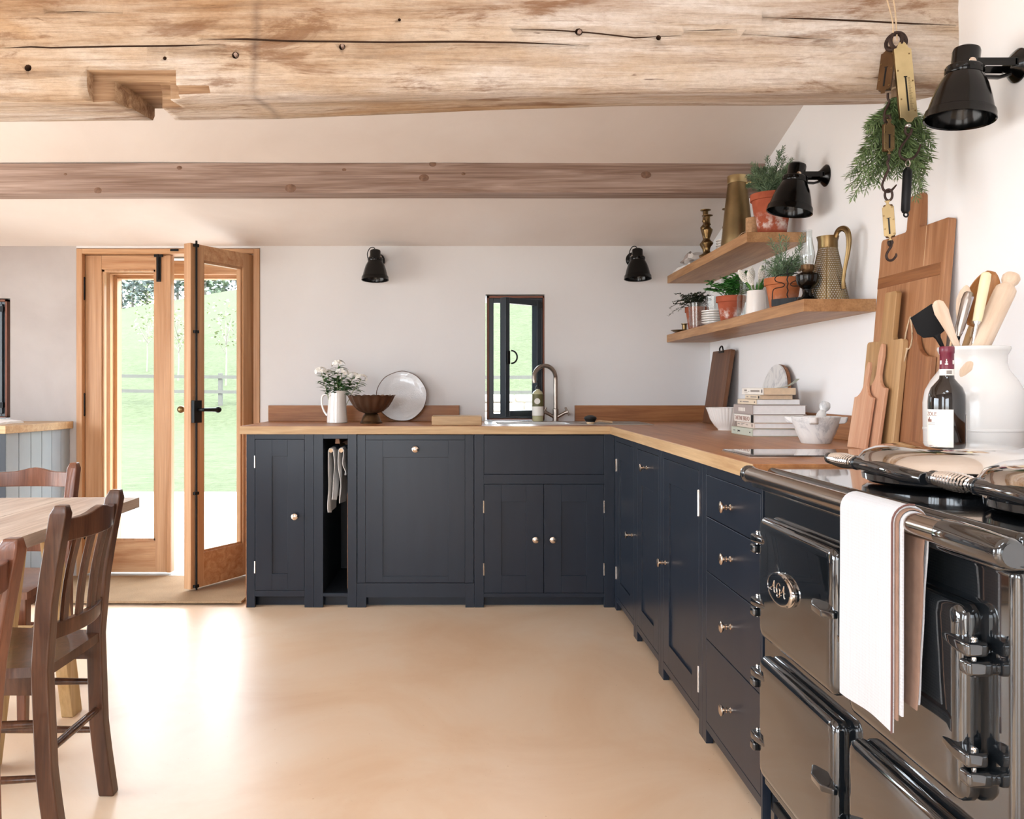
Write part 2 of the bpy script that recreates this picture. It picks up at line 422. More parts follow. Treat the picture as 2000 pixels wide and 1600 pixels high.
def oval_leaf(mb, p, d, l, w, up=Vector((0, 0, 1)), bend=.2):      # rounded leaf with a fold along its midrib
    p = Vector(p); d = Vector(d).normalized(); side = d.cross(up)
    side = side.normalized() if side.length > 1e-3 else Vector((1, 0, 0)); nr = side.cross(d)
    mid = [p+d*l*t+nr*l*bend*(t-t*t*1.3) for t in (0, .3, .65, 1)]
    hw = (0, .46, .42, 0); V = mb._v
    c = V(mid, None); L = V([mid[1]+side*w*.46+nr*w*.1, mid[2]+side*w*.42+nr*w*.1], None); Rr = V([mid[1]-side*w*.46+nr*w*.1, mid[2]-side*w*.42+nr*w*.1], None)
    for q in (L, Rr): mb._f([c[0], q[0], c[1]]); mb._f([c[1], q[0], q[1], c[2]]); mb._f([c[2], q[1], c[3]])
MW = {}
def bevelled(bm, w, seg=2, ang=30):
    es = [e for e in bm.edges if len(e.link_faces) == 2 and e.calc_face_angle(0) > math.radians(ang)]
    if es: bmesh.ops.bevel(bm, geom=es, offset=w, segments=seg, affect='EDGES', clamp_overlap=True, profile=.5)
def finish(name, mb, mat, bevel=0, seg=2, ang=38, flip=True):
    bm = mb.bm
    if flip: bmesh.ops.recalc_face_normals(bm, faces=bm.faces[:])
    if bevel: bevelled(bm, bevel, seg)
    me = bpy.data.meshes.new(name); bm.to_mesh(me); bm.free()
    me.polygons.foreach_set('use_smooth', [True]*len(me.polygons))
    if bevel:                                    # area-weighted normals keep the flats flat and only round the arrises
        nn = [Vector() for _ in me.vertices]
        for p in me.polygons:
            k = p.normal*p.area**1.5
            for i in p.vertices: nn[i] += k
        me.normals_split_custom_set_from_vertices([n.normalized() if n.length > 0 else Vector((0, 0, 1)) for n in nn])
    else: me.set_sharp_from_angle(angle=math.radians(ang))
    me.materials.append(M[mat])
    return me
def link(name, me, parent=None):
    o = bpy.data.objects.new(name, me); COL.objects.link(o)
    if parent is not None:
        o.parent = parent; MW[o] = MW[parent]
    else: MW[o] = Matrix()
    return o
def part(parent, name, mb, mat, world=False, bevel=0, seg=2, ang=38, label=None, kind=None, flip=True):
    if world: mb.bm.transform(MW[parent].inverted())
    o = link(name, finish(name, mb, mat, bevel, seg, ang, flip), parent)
    if label: o['label'] = label
    if kind: o['kind'] = kind
    return o
def tag(o, label, cat, group=None):
    o['label'] = label; o['category'] = cat
    if group: o['group'] = group
    return o
def thing(name, label, cat, loc=(0, 0, 0), rot=None, group=None):
    o = bpy.data.objects.new(name, None); COL.objects.link(o); o.empty_display_size = .05
    m = T(*loc) @ (rot if rot is not None else Matrix())
    o.matrix_world = m; MW[o] = m
    return tag(o, label, cat, group)
def struct(name, mb=None, mat=None, bevel=0, loc=(0, 0, 0), ang=38):
    if mb is None:
        o = bpy.data.objects.new(name, None); COL.objects.link(o); o.location = loc; MW[o] = T(*loc)
    else: o = link(name, finish(name, mb, mat, bevel, ang=ang))
    o['kind'] = 'structure'; return o
def solo(name, mb, mat, label, cat, loc, rot=None, group=None, bevel=0, world=False, ang=38, seg=2):   # a thing that is one mesh
    m = T(*loc) @ (rot if rot is not None else Matrix())
    if world: mb.bm.transform(m.inverted())
    o = link(name, finish(name, mb, mat, bevel, seg, ang)); o.matrix_world = m; MW[o] = m
    return tag(o, label, cat, group)
def copy_tree(src, loc, rot=None, label=None, group=None):
    m = T(*loc) @ (rot if rot is not None else Matrix())
    r = src.copy(); COL.objects.link(r); r.matrix_world = m; MW[r] = m
    if label: r['label'] = label
    if group: r['group'] = group
    for ch in list(src.children):
        c = ch.copy(); COL.objects.link(c); c.parent = r; MW[c] = m
        for g in ch.children:
            d = g.copy(); COL.objects.link(d); d.parent = c; MW[d] = m
    return r
def text_mb(body, size, extrude=.0004, m=None, align_x='LEFT', wrap=None, shear=0):
    cu = bpy.data.curves.new('writing', 'FONT'); cu.body = body; cu.size = size; cu.extrude = extrude; cu.align_x = align_x; cu.shear = shear
    ob = bpy.data.objects.new('writing', cu); COL.objects.link(ob)
    dg = bpy.context.evaluated_depsgraph_get(); me = bpy.data.meshes.new_from_object(ob.evaluated_get(dg))
    bpy.data.objects.remove(ob); bpy.data.curves.remove(cu)
    mb = MB(); mb.bm.from_mesh(me); bpy.data.meshes.remove(me)
    if wrap:
        R, a0 = wrap
        for v in mb.bm.verts:
            a = a0+v.co.x/R; r = R+v.co.z; y = v.co.y
            v.co = (r*math.cos(a), r*math.sin(a), y)
    if m: mb.bm.transform(m)
    return mb
def rrect(x0, x1, z0, z1, r, n=5):
    p = []
    for cx, cz, a in ((x1-r, z1-r, 0), (x0+r, z1-r, PI/2), (x0+r, z0+r, PI), (x1-r, z0+r, 1.5*PI)):
        for i in range(n+1): p.append((cx+r*math.cos(a+PI/2*i/n), cz+r*math.sin(a+PI/2*i/n)))
    return p
def arc(c, r, a0, a1, n, plane='xz'):
    o = []
    for i in range(n+1):
        a = a0+(a1-a0)*i/n; u, v = r*math.cos(a), r*math.sin(a)
        o.append(Vector(c)+Vector({'xz': (u, 0, v), 'yz': (0, u, v), 'xy': (u, v, 0)}[plane]))
    return o
def boolean_cut(name, mb, mat, cutters, inner=None, dark=None):
    base = bpy.data.objects.new('base', finish(name, mb, mat, ang=50)); COL.objects.link(base)
    cs = []
    for c in cutters:
        me = finish('cut', c, inner if c in (dark or ()) else 'notch_wood'); co = bpy.data.objects.new('cut', me); COL.objects.link(co); cs.append(co)
        md = base.modifiers.new('b', 'BOOLEAN'); md.operation = 'DIFFERENCE'; md.solver = 'EXACT'; md.object = co
        md.material_mode = 'TRANSFER'
    dg = bpy.context.evaluated_depsgraph_get(); dg.update()
    me = bpy.data.meshes.new_from_object(base.evaluated_get(dg)); me.name = name
    for c in cs: bpy.data.objects.remove(c)
    bpy.data.objects.remove(base)
    return me

# ------------------------------------------------------------------ the room
DB = 4.95; XR = 1.42; DF = 4.323                 # back wall, right wall, front of the back run
def wall_holes(mb, to, u0, u1, v0, v1, holes, depth, splay=0):
    """flat wall sheet with recessed openings; to(u, v, t) -> point, t = depth behind the face"""
    us = sorted({u0, u1} | {h[0] for h in holes} | {h[1] for h in holes})
    vs = sorted({v0, v1} | {h[2] for h in holes} | {h[3] for h in holes})
    inh = lambda a, b: any(h[0]-1e-6 <= a and b <= h[1]+1e-6 for h in [(0, 0)])
    for t in (0, depth):
        for a, b in zip(us, us[1:]):
            for c, d in zip(vs, vs[1:]):
                um, vm = (a+b)/2, (c+d)/2
                if any(h[0] < um < h[1] and h[2] < vm < h[3] for h in holes): continue
                mb._f(mb._v([to(a, c, t), to(b, c, t), to(b, d, t), to(a, d, t)], None))
    for a, b, c, d in holes:
        q = [(a, c), (b, c), (b, d), (a, d)]
        for (p, r), (p2, r2) in zip(q, q[1:]+q[:1]):
            mb._f(mb._v([to(p, r, 0), to(p2, r2, 0), to(p2, r2, depth), to(p, r, depth)], None))
    q = [(u0, v0), (u1, v0), (u1, v1), (u0, v1)]
    for (p, r), (p2, r2) in zip(q, q[1:]+q[:1]):
        mb._f(mb._v([to(p, r, 0), to(p2, r2, 0), to(p2, r2, depth), to(p, r, depth)], None))
    bmesh.ops.remove_doubles(mb.bm, verts=mb.bm.verts[:], dist=1e-5)
    return mb
XL, YN = -3.6, -3.2
fl = MB().box(XL-.3, XR+.3, YN-.3, DB+.5, -.12, 0)
struct('floor', fl, 'floor')
DOOR = (WX(149, DB), WX(508, DB), 0.0, WZ(485, DB))
WIN = (WX(948, DB), WX(1064, DB), WZ(822, DB), WZ(575, DB))
LWIN = (-3.06, WX(20, DB), WZ(818, DB), WZ(583, DB))
toB = lambda u, v, t: (u, DB+t, v)
struct('wall_back', wall_holes(MB(), toB, DOOR[0], XR, 0, 2.3, [(DOOR[0]+1e-4, DOOR[1], 0, DOOR[3]), WIN], .5), 'wall_plaster')
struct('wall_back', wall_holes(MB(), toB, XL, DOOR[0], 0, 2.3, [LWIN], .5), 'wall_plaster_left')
struct('wall_right', MB().box(XR, XR+.3, YN, DB, 0, 4.6), 'wall_plaster_right_lit')
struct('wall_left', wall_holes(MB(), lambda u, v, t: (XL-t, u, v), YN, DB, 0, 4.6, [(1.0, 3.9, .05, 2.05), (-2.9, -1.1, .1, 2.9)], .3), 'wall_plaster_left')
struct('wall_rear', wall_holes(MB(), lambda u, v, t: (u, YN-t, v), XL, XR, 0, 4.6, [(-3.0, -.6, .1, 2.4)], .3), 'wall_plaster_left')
# sloping ceiling, hand plastered and slightly uneven, with its crease at the ridge
def cz(y): return 1.944+.265*(DB-y)
def ceil(u, v):
    x = XL+(XR-XL)*u; y = YN+(DB-YN)*v
    e = .010*noise.noise(Vector((x*.9, y*1.3, 3.1)))*min(1, (DB-y)*2)
    return (x, y, cz(y)+e+.006*(XR-x)/5*0)
ROOF = ((-2.75, -1.55, -1.6, -.1), (-.75, .25, -1.6, -.1))            # two unseen openings added behind the lens to brighten the floor
cm = MB(); nu, nv = 56, 81
xs_ = sorted({XL+(XR-XL)*i/28 for i in range(29)} | {q for h in ROOF for q in h[:2]})
ys_ = sorted({YN+(DB-YN)*i/36 for i in range(37)} | {q for h in ROOF for q in h[2:]})
vv = {}
def cv_(i, j, t):
    if (i, j, t) not in vv:
        p = ceil((xs_[i]-XL)/(XR-XL), (ys_[j]-YN)/(DB-YN)); vv[i, j, t] = cm.bm.verts.new((p[0], p[1], p[2]+.14*t))
    return vv[i, j, t]
keep = {(i, j) for i in range(len(xs_)-1) for j in range(len(ys_)-1) if not any(h[0] < (xs_[i]+xs_[i+1])/2 < h[1] and h[2] < (ys_[j]+ys_[j+1])/2 < h[3] for h in ROOF)}
for i, j in keep:
    for t in (0, 1): cm._f([cv_(i, j, t), cv_(i, j+1, t), cv_(i+1, j+1, t), cv_(i+1, j, t)])
    for di, dj, a, b in ((-1, 0, (0, 0), (0, 1)), (1, 0, (1, 0), (1, 1)), (0, -1, (0, 0), (1, 0)), (0, 1, (0, 1), (1, 1))):
        if (i+di, j+dj) not in keep:
            cm._f([cv_(i+a[0], j+a[1], 0), cv_(i+b[0], j+b[1], 0), cv_(i+b[0], j+b[1], 1), cv_(i+a[0], j+a[1], 1)])
struct('ceiling', cm, 'ceiling_plaster')
for i, h in enumerate(ROOF):
    w = struct('window_%d' % (6+i)); q = MB()  # frames for the added roof openings, which only bring in more sky
    for a, b, c, d in ((h[0]+.002, h[0]+.05, h[2]+.002, h[3]-.002), (h[1]-.05, h[1]-.002, h[2]+.002, h[3]-.002), (h[0]+.05, h[1]-.05, h[2]+.002, h[2]+.05), (h[0]+.05, h[1]-.05, h[3]-.05, h[3]-.002)):
        q.loft([[(a, c, cz(c)+.03), (b, c, cz(c)+.03), (b, d, cz(d)+.03), (a, d, cz(d)+.03)], [(a, c, cz(c)+.1), (b, c, cz(c)+.1), (b, d, cz(d)+.1), (a, d, cz(d)+.1)]])
    part(w, 'window_frame', q, 'pine_door')

# hewn beam across the room
BY0, BY1 = 2.45, 2.80
def lerp(a, b, t): return a+(b-a)*t
def pw(x, pts):
    for (a, b), (c, d) in zip(pts, pts[1:]):
        if x <= c: return lerp(b, d, max(0, (x-a)/(c-a)))
    return pts[-1][1]
zf_ = [(-3.2, 1.955), (-1.1, 1.955), (-.7, 1.972), (-.2, 1.978), (.3, 1.985), (.8, 1.99), (1.42, 1.985)]
zr_ = [(-3.2, 1.985), (-1.35, 1.987), (-.9, 1.993), (-.6, 1.997), (0, 2.022), (.5, 2.038), (1.42, 2.05)]
rings = []
nx = 150
for i in range(nx+1):
    x = lerp(XL, XR, i/nx); zf, zr = pw(x, zf_), pw(x, zr_)
    ring = []
    for j in range(13):                                     # front face, top to bottom
        ring.append((x, BY0, lerp(2.56, zf+.05, j/12)))
    for k in range(1, 5):                                   # worn lower arris
        a = PI/2*k/5; ring.append((x, BY0+.05*(1-math.cos(a)), zf+.05*(1-math.sin(a))))
    for j in range(9): ring.append((x, lerp(BY0+.05, BY1-.02, j/8), lerp(zf, zr, j/8)))
    ring.append((x, BY1, zr+.02)); ring.append((x, BY1, 2.56))
    out = []
    for p in ring:
        n = noise.noise(Vector((p[0]*1.6, p[1]*7, p[2]*7)))*.008 + noise.noise(Vector((p[0]*5, p[1]*24, p[2]*24)))*.0035
        m_ = noise.noise(Vector((p[0]*1.3+9, p[1]*5, p[2]*5)))*.007
        out.append((p[0], p[1]+n, p[2]+(m_ if p[2] < 2.5 else 0)))
    rings.append(out)
beam = MB().loft(rings)
def wedge(pts, w=.006, dep=.035):
    q = []
    for k, (a, b) in enumerate(pts):
        p = W(a, b, 2.45); e = 0.15 if k in (0, len(pts)-1) else 1.0
        ww = w*1.25*e*(.75+.5*noise.noise(Vector((a*.05, k, 1)))+.25)
        q.append([(p.x, 2.42, p.z-ww), (p.x, 2.42, p.z+ww), (p.x, 2.455+dep*e, p.z)])
    return MB().loft(q)
cuts = []
n1 = MB().box(-1.094, -.838, 2.38, 2.492, 1.90, 2.034)
n2 = MB().box(-1.032, -.868, 2.38, 2.60, 1.90, 2.017)
n3 = MB().loft([[(-1.025, 2.38, 1.9), (-.868, 2.38, 1.9), (-.868, 2.38, 2.0), (-1.025, 2.38, 2.0)],
                [(-1.025, 2.6, 1.9), (-.93, 2.6, 1.9), (-.93, 2.6, 2.03), (-1.025, 2.6, 2.03)],
                [(-1.025, 2.9, 1.9), (-.965, 2.9, 1.9), (-.965, 2.9, 2.04), (-1.025, 2.9, 2.04)]])
n4 = MB().box(-.842, -.745, 2.38, 2.475, 1.9, 1.992)
cuts += [n1, n2, n3, n4]
ck = [wedge([(-20, 94), (60, 91), (100, 93), (200, 92), (345, 90), (440, 88)], .0035, .03),
      wedge([(395, 77), (480, 76), (560, 79), (640, 80), (760, 82), (900, 82), (1010, 84), (1130, 91)], .004, .04),
      wedge([(1000, 57), (1080, 60), (1160, 66), (1240, 74), (1330, 70)], .003, .03),
      wedge([(1490, 33), (1580, 36), (1680, 41), (1780, 46), (1868, 49)], .004, .03),
      wedge([(90, 24), (150, 23), (240, 25)], .0025, .02),
      wedge([(1340, 60), (1400, 58), (1440, 58)], .003, .02),
      wedge([(1450, 66), (1540, 72), (1640, 80)], .002, .02),
      wedge([(620, 172), (700, 174), (830, 180), (960, 172)], .003, .02),
      wedge([(960, 83), (1000, 84), (1150, 90)], .0025, .02)]
pegs = []
for a, b, r in ((55, 133, .011), (460, 108, .011), (668, 91, .010), (1130, 64, .012), (1286, 74, .008), (780, 38, .005), (322, 114, .006)):
    p = W(a, b, 2.45); pegs.append(MB().lathe([(0, -.06), (r, -.06), (r*.9, .02), (0, .03)], T(p.x, 2.46, p.z) @ RX(-PI/2), 9))
me = boolean_cut('hewn_beam', beam, 'old_oak', cuts+ck+pegs, 'crack_dark', ck+pegs)
bo = link('hewn_beam', me)
tag(bo, 'huge hewn old oak beam with notches and cracks across the top of the room', 'beam')
# pegs left in their holes, and stubs of the old joint
for k, (a, b, r) in enumerate(((460, 108, .007), (668, 91, .006), (1130, 64, .008))):
    p = W(a, b, 2.45)
    o = part(bo, 'wooden_peg', MB().lathe([(0, -.012), (r*.8, -.010), (r, .03), (0, .03)], T(p.x+.002, 2.452, p.z) @ RX(-PI/2), 8), 'purlin_wood')
pn = MB().prism([(XL, cz(4.04)), (XL, 0), (XR, 0)], 0, 1) if False else None
# planed softwood purlin
rings = []
for i in range(61):
    x = lerp(XL, XR-.001, i/60); q = []
    for (y, z) in ((4.035, 2.185), (4.035, 2.052), (4.041, 2.046), (4.164, 2.046), (4.17, 2.052), (4.17, 2.155)):
        q.append((x, y+.0025*noise.noise(Vector((x*1.1, y*4, z*4))), z+.004*(x/3)+.0025*noise.noise(Vector((x*.9+5, y*4, z*4)))))
    rings.append(q)
po = solo('purlin', MB().loft(rings), 'purlin_wood', 'slim knotty grey-brown ceiling purlin behind the big hewn beam', 'beam', (0, 4.1, 2.05), world=True)
for a, b, r in ((127, 340, 5), (190, 371, 6), (350, 327, 5), (567, 367, 8), (828, 347, 7), (845, 320, 5), (1262, 341, 7), (1080, 378, 5), (905, 339, 3), (1290, 380, 4), (672, 331, 3)):
    p = W(a, b, 4.03); rr = r*4.03/F
    if b < 372:
        q = [(0, -.0015), (rr*.35, -.001), (rr*.5, .0005), (rr, .0008), (rr*1.05, .004), (0, .004)]
        part(po, 'knot', MB().lathe(q, T(p.x, 4.0335, p.z) @ RX(-PI/2) @ Matrix.Diagonal((1.4, 1, 1, 1)), 14), 'knot_wood', world=True)

# ------------------------------------------------------------------ garden doors
def plane_leaf(door, hinge_x, hinge_y, ang, w, sgn):
    """leaf local frame: x from hinge to free edge, y=0 room face .. +.052, z up"""
    z0, z1, th = .036, 1.895, .05
    m = T(hinge_x, hinge_y, 0) @ RZ(ang) @ Matrix.Diagonal((sgn, 1, 1, 1))
    mb = MB()
    s = .095
    mb.box(0, s, 0, th, z0, z1, m); mb.box(w-s, w, 0, th, z0, z1, m)
    lf = part(door, 'door_leaf', mb, 'pine_door', bevel=.0015)
    rails = MB().box(s, w-s, .001, th-.001, z1-.082, z1, m).box(s, w-s, .001, th-.001, z0, z0+.185, m)
    part(lf, 'rail', rails, 'pine_door_x', bevel=.001)
    bd = MB()
    for (a, b, c, d) in ((s, s+.012, z0+.185, z1-.082), (w-s-.012, w-s, z0+.185, z1-.082), (s, w-s, z1-.094, z1-.082), (s, w-s, z0+.185, z0+.197)):
        bd.box(a, b, .010, th-.010, c, d, m)
    part(lf, 'glazing_bead', bd, 'pine_door')
    part(lf, 'pane', MB().box(s+.005, w-s-.005, .022, .028, z0+.19, z1-.087, m), 'pane_glass')
    return lf, m
door = struct('door_1', loc=(-1.75, 5.0, 0))
def dpart(name, mb, mat, **k): return part(door, name, mb, mat, world=True, **k)
x0, x1, zt = DOOR[0]+.002, DOOR[1]-.002, DOOR[3]-.002
MW[door] = Matrix(); door.location = (0, 0, 0)
dpart('door_jamb', MB().box(x0, x0+.033, 4.945, 5.06, 0, zt).box(x0+.033, x0+.045, 5.035, 5.06, 0, zt-.03), 'pine_door', bevel=.002)
dpart('door_jamb', MB().box(x1-.036, x1, 4.945, 5.06, 0, zt).box(x1-.048, x1-.036, 5.035, 5.06, 0, zt-.03), 'pine_door', bevel=.002)
dpart('door_head', MB().box(x0+.033, x1-.036, 4.945, 5.06, zt-.03, zt), 'pine_door_x', bevel=.002)
dpart('threshold', MB().box(x0+.033, x1-.036, 4.96, 5.44, 0, .022), 'patio_stone', bevel=.004)
hx0, hx1 = x0+.035, x1-.038
LW_ = (hx1-hx0)/2
lf, m1 = plane_leaf(door, hx0, 4.985, 0, LW_+.008, 1)
part(lf, 'meeting_bead', MB().box(LW_-.018, LW_+.008, -.012, .0, .036, 1.895, m1), 'pine_door', bevel=.003)
bolt = MB().box(LW_-.078, LW_-.052, -.008, 0, 1.74, 1.895, m1).tube([m1@Vector((LW_-.065, -.012, z)) for z in (1.75, 1.91)], .006)
bolt.box(LW_-.09, LW_-.04, -.014, 0, 1.885, 1.90, m1)
part(lf, 'bolt', bolt, 'iron_black', bevel=.001)
for z in (1.70, 1.02, .30):
    mb = MB().tube([(hx0-.003, 4.975, z-.055), (hx0-.003, 4.975, z+.055)], .007)
    for q in (-.06, .06): mb.sphere(.0085, T(hx0-.003, 4.975, z+q), 8, 6)
    part(lf, 'hinge', mb, 'iron_black')
rf, m2 = plane_leaf(door, hx1, 4.985, math.radians(61.5), LW_-.004, -1)
# espagnolette rod, lock and lever on the open leaf
mb = MB().tube([m2@Vector((LW_-.035, -.010, z)) for z in (.03, 1.91)], .006)
for z in (.05, .55, 1.42, 1.885): mb.box(LW_-.050, LW_-.02, -.016, 0, z-.008, z+.008, m2)
part(rf, 'espagnolette', mb, 'iron_black', bevel=.001)
mb = MB().box(LW_-.062, LW_-.008, -.022, 0, .93, 1.05, m2)
mb.tube([m2@Vector(p) for p in ((LW_-.04, -.02, 1.0), (LW_-.04, -.05, 1.0), (LW_-.055, -.058, 1.0), (LW_-.135, -.058, .998))], [.009, .009, .010, .012], 10)
mb.sphere(.017, m2@T(LW_-.145, -.058, .998), 10, 8, (1.4, .8, 1))
part(rf, 'lever_handle', mb, 'iron_black', bevel=.002)
mb = MB().tube([m2@Vector(p) for p in ((LW_-.035, .05, 1.0), (LW_-.035, .09, 1.0))], .007)
mb.sphere(.02, m2@T(LW_-.035, .105, 1.0), 12, 8, (1, 1.2, 1))
part(rf, 'knob_handle', mb, 'brass_aged')
for z in (1.70, 1.02, .30):
    mb = MB().tube([(hx1+.003, 4.975, z-.055), (hx1+.003, 4.975, z+.055)], .007)
    for q in (-.06, .06): mb.sphere(.0085, T(hx1+.003, 4.975, z+q), 8, 6)
    part(rf, 'hinge', mb, 'iron_black')
dpart('strike_plate', MB().box(WX(335, 4.95)-.004, WX(348, 4.95)+.004, 4.938, 4.946, zt-.016, zt-.003), 'iron_black', bevel=.001)
# heavier frame on the outer face of the wall
tr = struct('trim_1'); tr['label'] = 'outer pine frame seen through the garden doors'
yo = 5.25
part(tr, 'outer_jamb', MB().box(DOOR[0]+.004, -2.20, yo, yo+.12, 0, 1.90).box(-2.20, -2.178, yo+.05, yo+.12, 0, 1.9), 'pine_door', bevel=.003)
part(tr, 'outer_jamb', MB().box(-1.26, DOOR[1]-.004, yo, yo+.12, 0, 1.90).box(-1.282, -1.26, yo+.05, yo+.12, 0, 1.9), 'pine_door', bevel=.003)
part(tr, 'outer_head', MB().box(-2.20, -1.26, yo, yo+.12, 1.82, 1.905).box(-2.178, -1.282, yo+.05, yo+.12, 1.798, 1.83), 'pine_door_x', bevel=.003)

# ------------------------------------------------------------------ windows
def window(name, x0, x1, z0, z1, y, opened):
    w = struct(name)
    lin = MB()
    f = .028
    for a, b, c, d in ((x0, x0+.011, z0, z1), (x1-.011, x1, z0, z1), (x0, x1, z1-.012, z1), (x0, x1, z0, z0+.008)):
        lin.box(a, b, y-.015, y+.06, c, d)
    part(w, 'timber_lining', lin, 'red_timber')
    fr = MB(); a0, a1, c0, c1 = x0+.011, x1-.011, z0+.008, z1-.012
    for a, b, c, d in ((a0, a0+f, c0, c1), (a1-f, a1, c0, c1), (a0+f, a1-f, c1-f, c1), (a0+f, a1-f, c0, c0+f)):
        fr.box(a, b, y, y+.05, c, d)
    part(w, 'window_frame', fr, 'window_paint', bevel=.002)
    # casement hinged on the right
    sw = a1-a0-.03; s = .034
    m = T(a1-.016, y-.004, 0) @ RZ(opened) @ Matrix.Diagonal((-1, 1, 1, 1))
    b0, b1 = c0+.016, c1-.014
    sa = MB()
    for a, b, c, d in ((0, s, b0, b1), (sw-s, sw, b0, b1), (s, sw-s, b1-s, b1), (s, sw-s, b0, b0+s)):
        sa.box(a, b, -.012, .034, c, d, m)
    so = part(w, 'casement', sa, 'window_paint', bevel=.003)
    part(so, 'pane', MB().box(s-.004, sw-s+.004, .010, .014, b0+s-.004, b1-s+.004, m), 'pane_glass')
    zc = (b0+b1)/2
    h = MB().box(sw-.028, sw-.008, -.022, -.012, zc-.04, zc+.035, m)
    ring = [m@Vector((sw-.030-.034*math.sin(t), -.028-.012*math.sin(t), zc+.036*math.cos(t))) for t in [PI*i/10 for i in range(11)]]
    h.tube(ring, .005)
    part(so, 'handle', h, 'iron_black', bevel=.001)
    for z in (b0+.05, b1-.03):
        part(so, 'hinge', MB().box(a1-.026, a1-.006, y-.026, y-.014, z-.016, z+.016), 'iron_black', bevel=.001)
    return w
window('window_1', WX(951, 5.0), WX(1063, 5.0), WZ(820, 5.0), WZ(579, 5.0), 4.985, math.radians(40))
window('window_2', -3.055, WX(19, 4.98), WZ(816, 4.98), WZ(586, 4.98), 4.965, 0.0)
# left and rear glazing (behind or beside the camera)
for i, (a, b, c, d, ax) in enumerate(((1.0, 3.9, .05, 2.05, 'x'), (-2.9, -1.1, .1, 2.9, 'x'), (-3.0, -.6, .1, 2.4, 'y'))):
    w = struct('window_%d' % (3+i)); mb = MB(); n = 4
    for k in range(n+1):
        u = lerp(a, b, k/n); u0 = min(max(u-.03, a+.001), b-.061)
        if ax == 'x': mb.box(XL-.16, XL-.10, u0, u0+.06, c+.06, d-.06)
        else: mb.box(u0, u0+.06, YN-.16, YN-.10, c+.06, d-.06)
    for z in (c+.001, d-.061):
        if ax == 'x': mb.box(XL-.16, XL-.10, a+.001, b-.001, z, z+.06)
        else: mb.box(a+.001, b-.001, YN-.16, YN-.10, z, z+.06)
    part(w, 'window_frame', mb, 'pine_door', bevel=.003)

# ------------------------------------------------------------------ the garden
def hz(x, y):
    t = max(0, y-21.5); rise = .19*t*t/(t+4.5)
    k = max(0, min(1, (y-24)/40))
    z = rise+(x+24)*.17*k if x < 6 else rise+5.1*k+(x-6)*.03*k
    crest = 71
    if y > crest: z -= .06*(y-crest)+.004*(y-crest)**2
    return max(z, -.15)-.06+.12*noise.noise(Vector((x*.12, y*.12, 0)))*min(1, max(0, y-12)/10)
def gy(v): return 9.15+(110-9.15)*v**1.6
struct('floor_garden', MB().grid(lambda u, v: (-75+120*u, gy(v), hz(-75+120*u, gy(v))), 90, 70), 'meadow', ang=180)
struct('floor_patio', MB().box(-9, 6, DB+.5, 9.3, -.14, -.02), 'patio_stone')
def tree(name, label, x, y, h, r, trunk, leaf, group, seed, n=260, low=.3, size=.5):
    z = hz(x, y); rnd = random.Random(seed)
    t = thing(name, label, 'tree', (x, y, z-.05), group=group)
    part(t, 'trunk', MB().tube([(0, 0, 0), (.04*h/5, 0, h*.3), (-.03*h/5, .05, h*.6), (0, 0, h*.85)], [trunk, trunk*.85, trunk*.6, trunk*.25], 7), 'bark_pale')
    br = MB()
    for k in range(7):
        a = rnd.uniform(0, 6.28); zz = h*rnd.uniform(.35, .6)
        br.tube([(0, 0, zz), (r*.45*math.cos(a), r*.45*math.sin(a), zz+h*.16), (r*.75*math.cos(a), r*.75*math.sin(a), zz+h*.28)], [trunk*.4, trunk*.25, trunk*.1], 5)
    part(t, 'branch', br, 'bark_pale')
    lv = MB()
    for k in range(n):
        while True:
            p = Vector((rnd.uniform(-1, 1), rnd.uniform(-1, 1), rnd.uniform(-1, 1)))
            if p.length < 1: break
        p = Vector((p.x*r, p.y*r, h*(low+(1-low)*(p.z*.5+.5))))
        d = Vector((rnd.uniform(-1, 1), rnd.uniform(-1, 1), rnd.uniform(-.6, .6)))
        lv.leaf(p, d, size*rnd.uniform(.7, 1.4), size*.8, Vector((rnd.uniform(-1, 1), rnd.uniform(-1, 1), 1)).normalized())
    part(t, 'foliage', lv, leaf, kind='stuff', flip=False, ang=180)
    return t
k = 0
for (px, d, h, r, lf_, lab) in ((236, 77, 6.2, 2.3, 'tree_leaf_blue', 'bluish wood-edge tree at far left beyond the hill crest'),
                               (258, 85, 9, 2.3, 'tree_leaf', 'second wood-edge tree from the left beyond the hill crest'),
                               (286, 92, 11.5, 2.4, 'tree_leaf_lime', 'lime-green tree beyond the hill crest above left door pane'),
                               (318, 77, 5.4, 2.2, 'tree_leaf_blue', 'bluish tree beyond the crest behind the left door stile'),
                               (346, 85, 8, 2.4, 'tree_leaf_blue', 'bluish tree beyond the crest seen in the gap between doors'),
                               (400, 77, 4.4, 2.3, 'tree_leaf', 'dark green tree beyond the crest at left of open door pane'),
                               (436, 85, 6.4, 2.4, 'tree_leaf_blue', 'low bluish tree beyond the crest at middle of open door pane'),
                               (196, 92, 11, 2.4, 'tree_leaf', 'tree beyond the crest behind the left outer jamb'),
                               (160, 80, 7, 2.4, 'tree_leaf_blue', 'tree beyond the crest hidden left of the doorway')):
    k += 1
    tree('woodland_tree', lab, WX(px, d), d, h, r, .16, lf_, 'trees beyond the hill crest', 40+k, 520, .06, .5)
tree('sapling', 'thin pale sapling on the meadow slope seen through the open door pane', WX(441, 29), 29, 3.1, .75, .035, 'tree_leaf_lime', 'young trees on the slope', 3, 110, .38, .11)
tree('sapling', 'thin yellowish sapling on the slope seen in the gap between the doors', WX(348, 30), 30, 2.7, .7, .035, 'tree_leaf_lime', 'young trees on the slope', 5, 120, .42, .11)
tree('sapling', 'thin sapling behind the right edge of the left door pane', WX(287, 32), 32, 2.5, .6, .03, 'tree_leaf_lime', 'young trees on the slope', 8, 90, .42, .11)
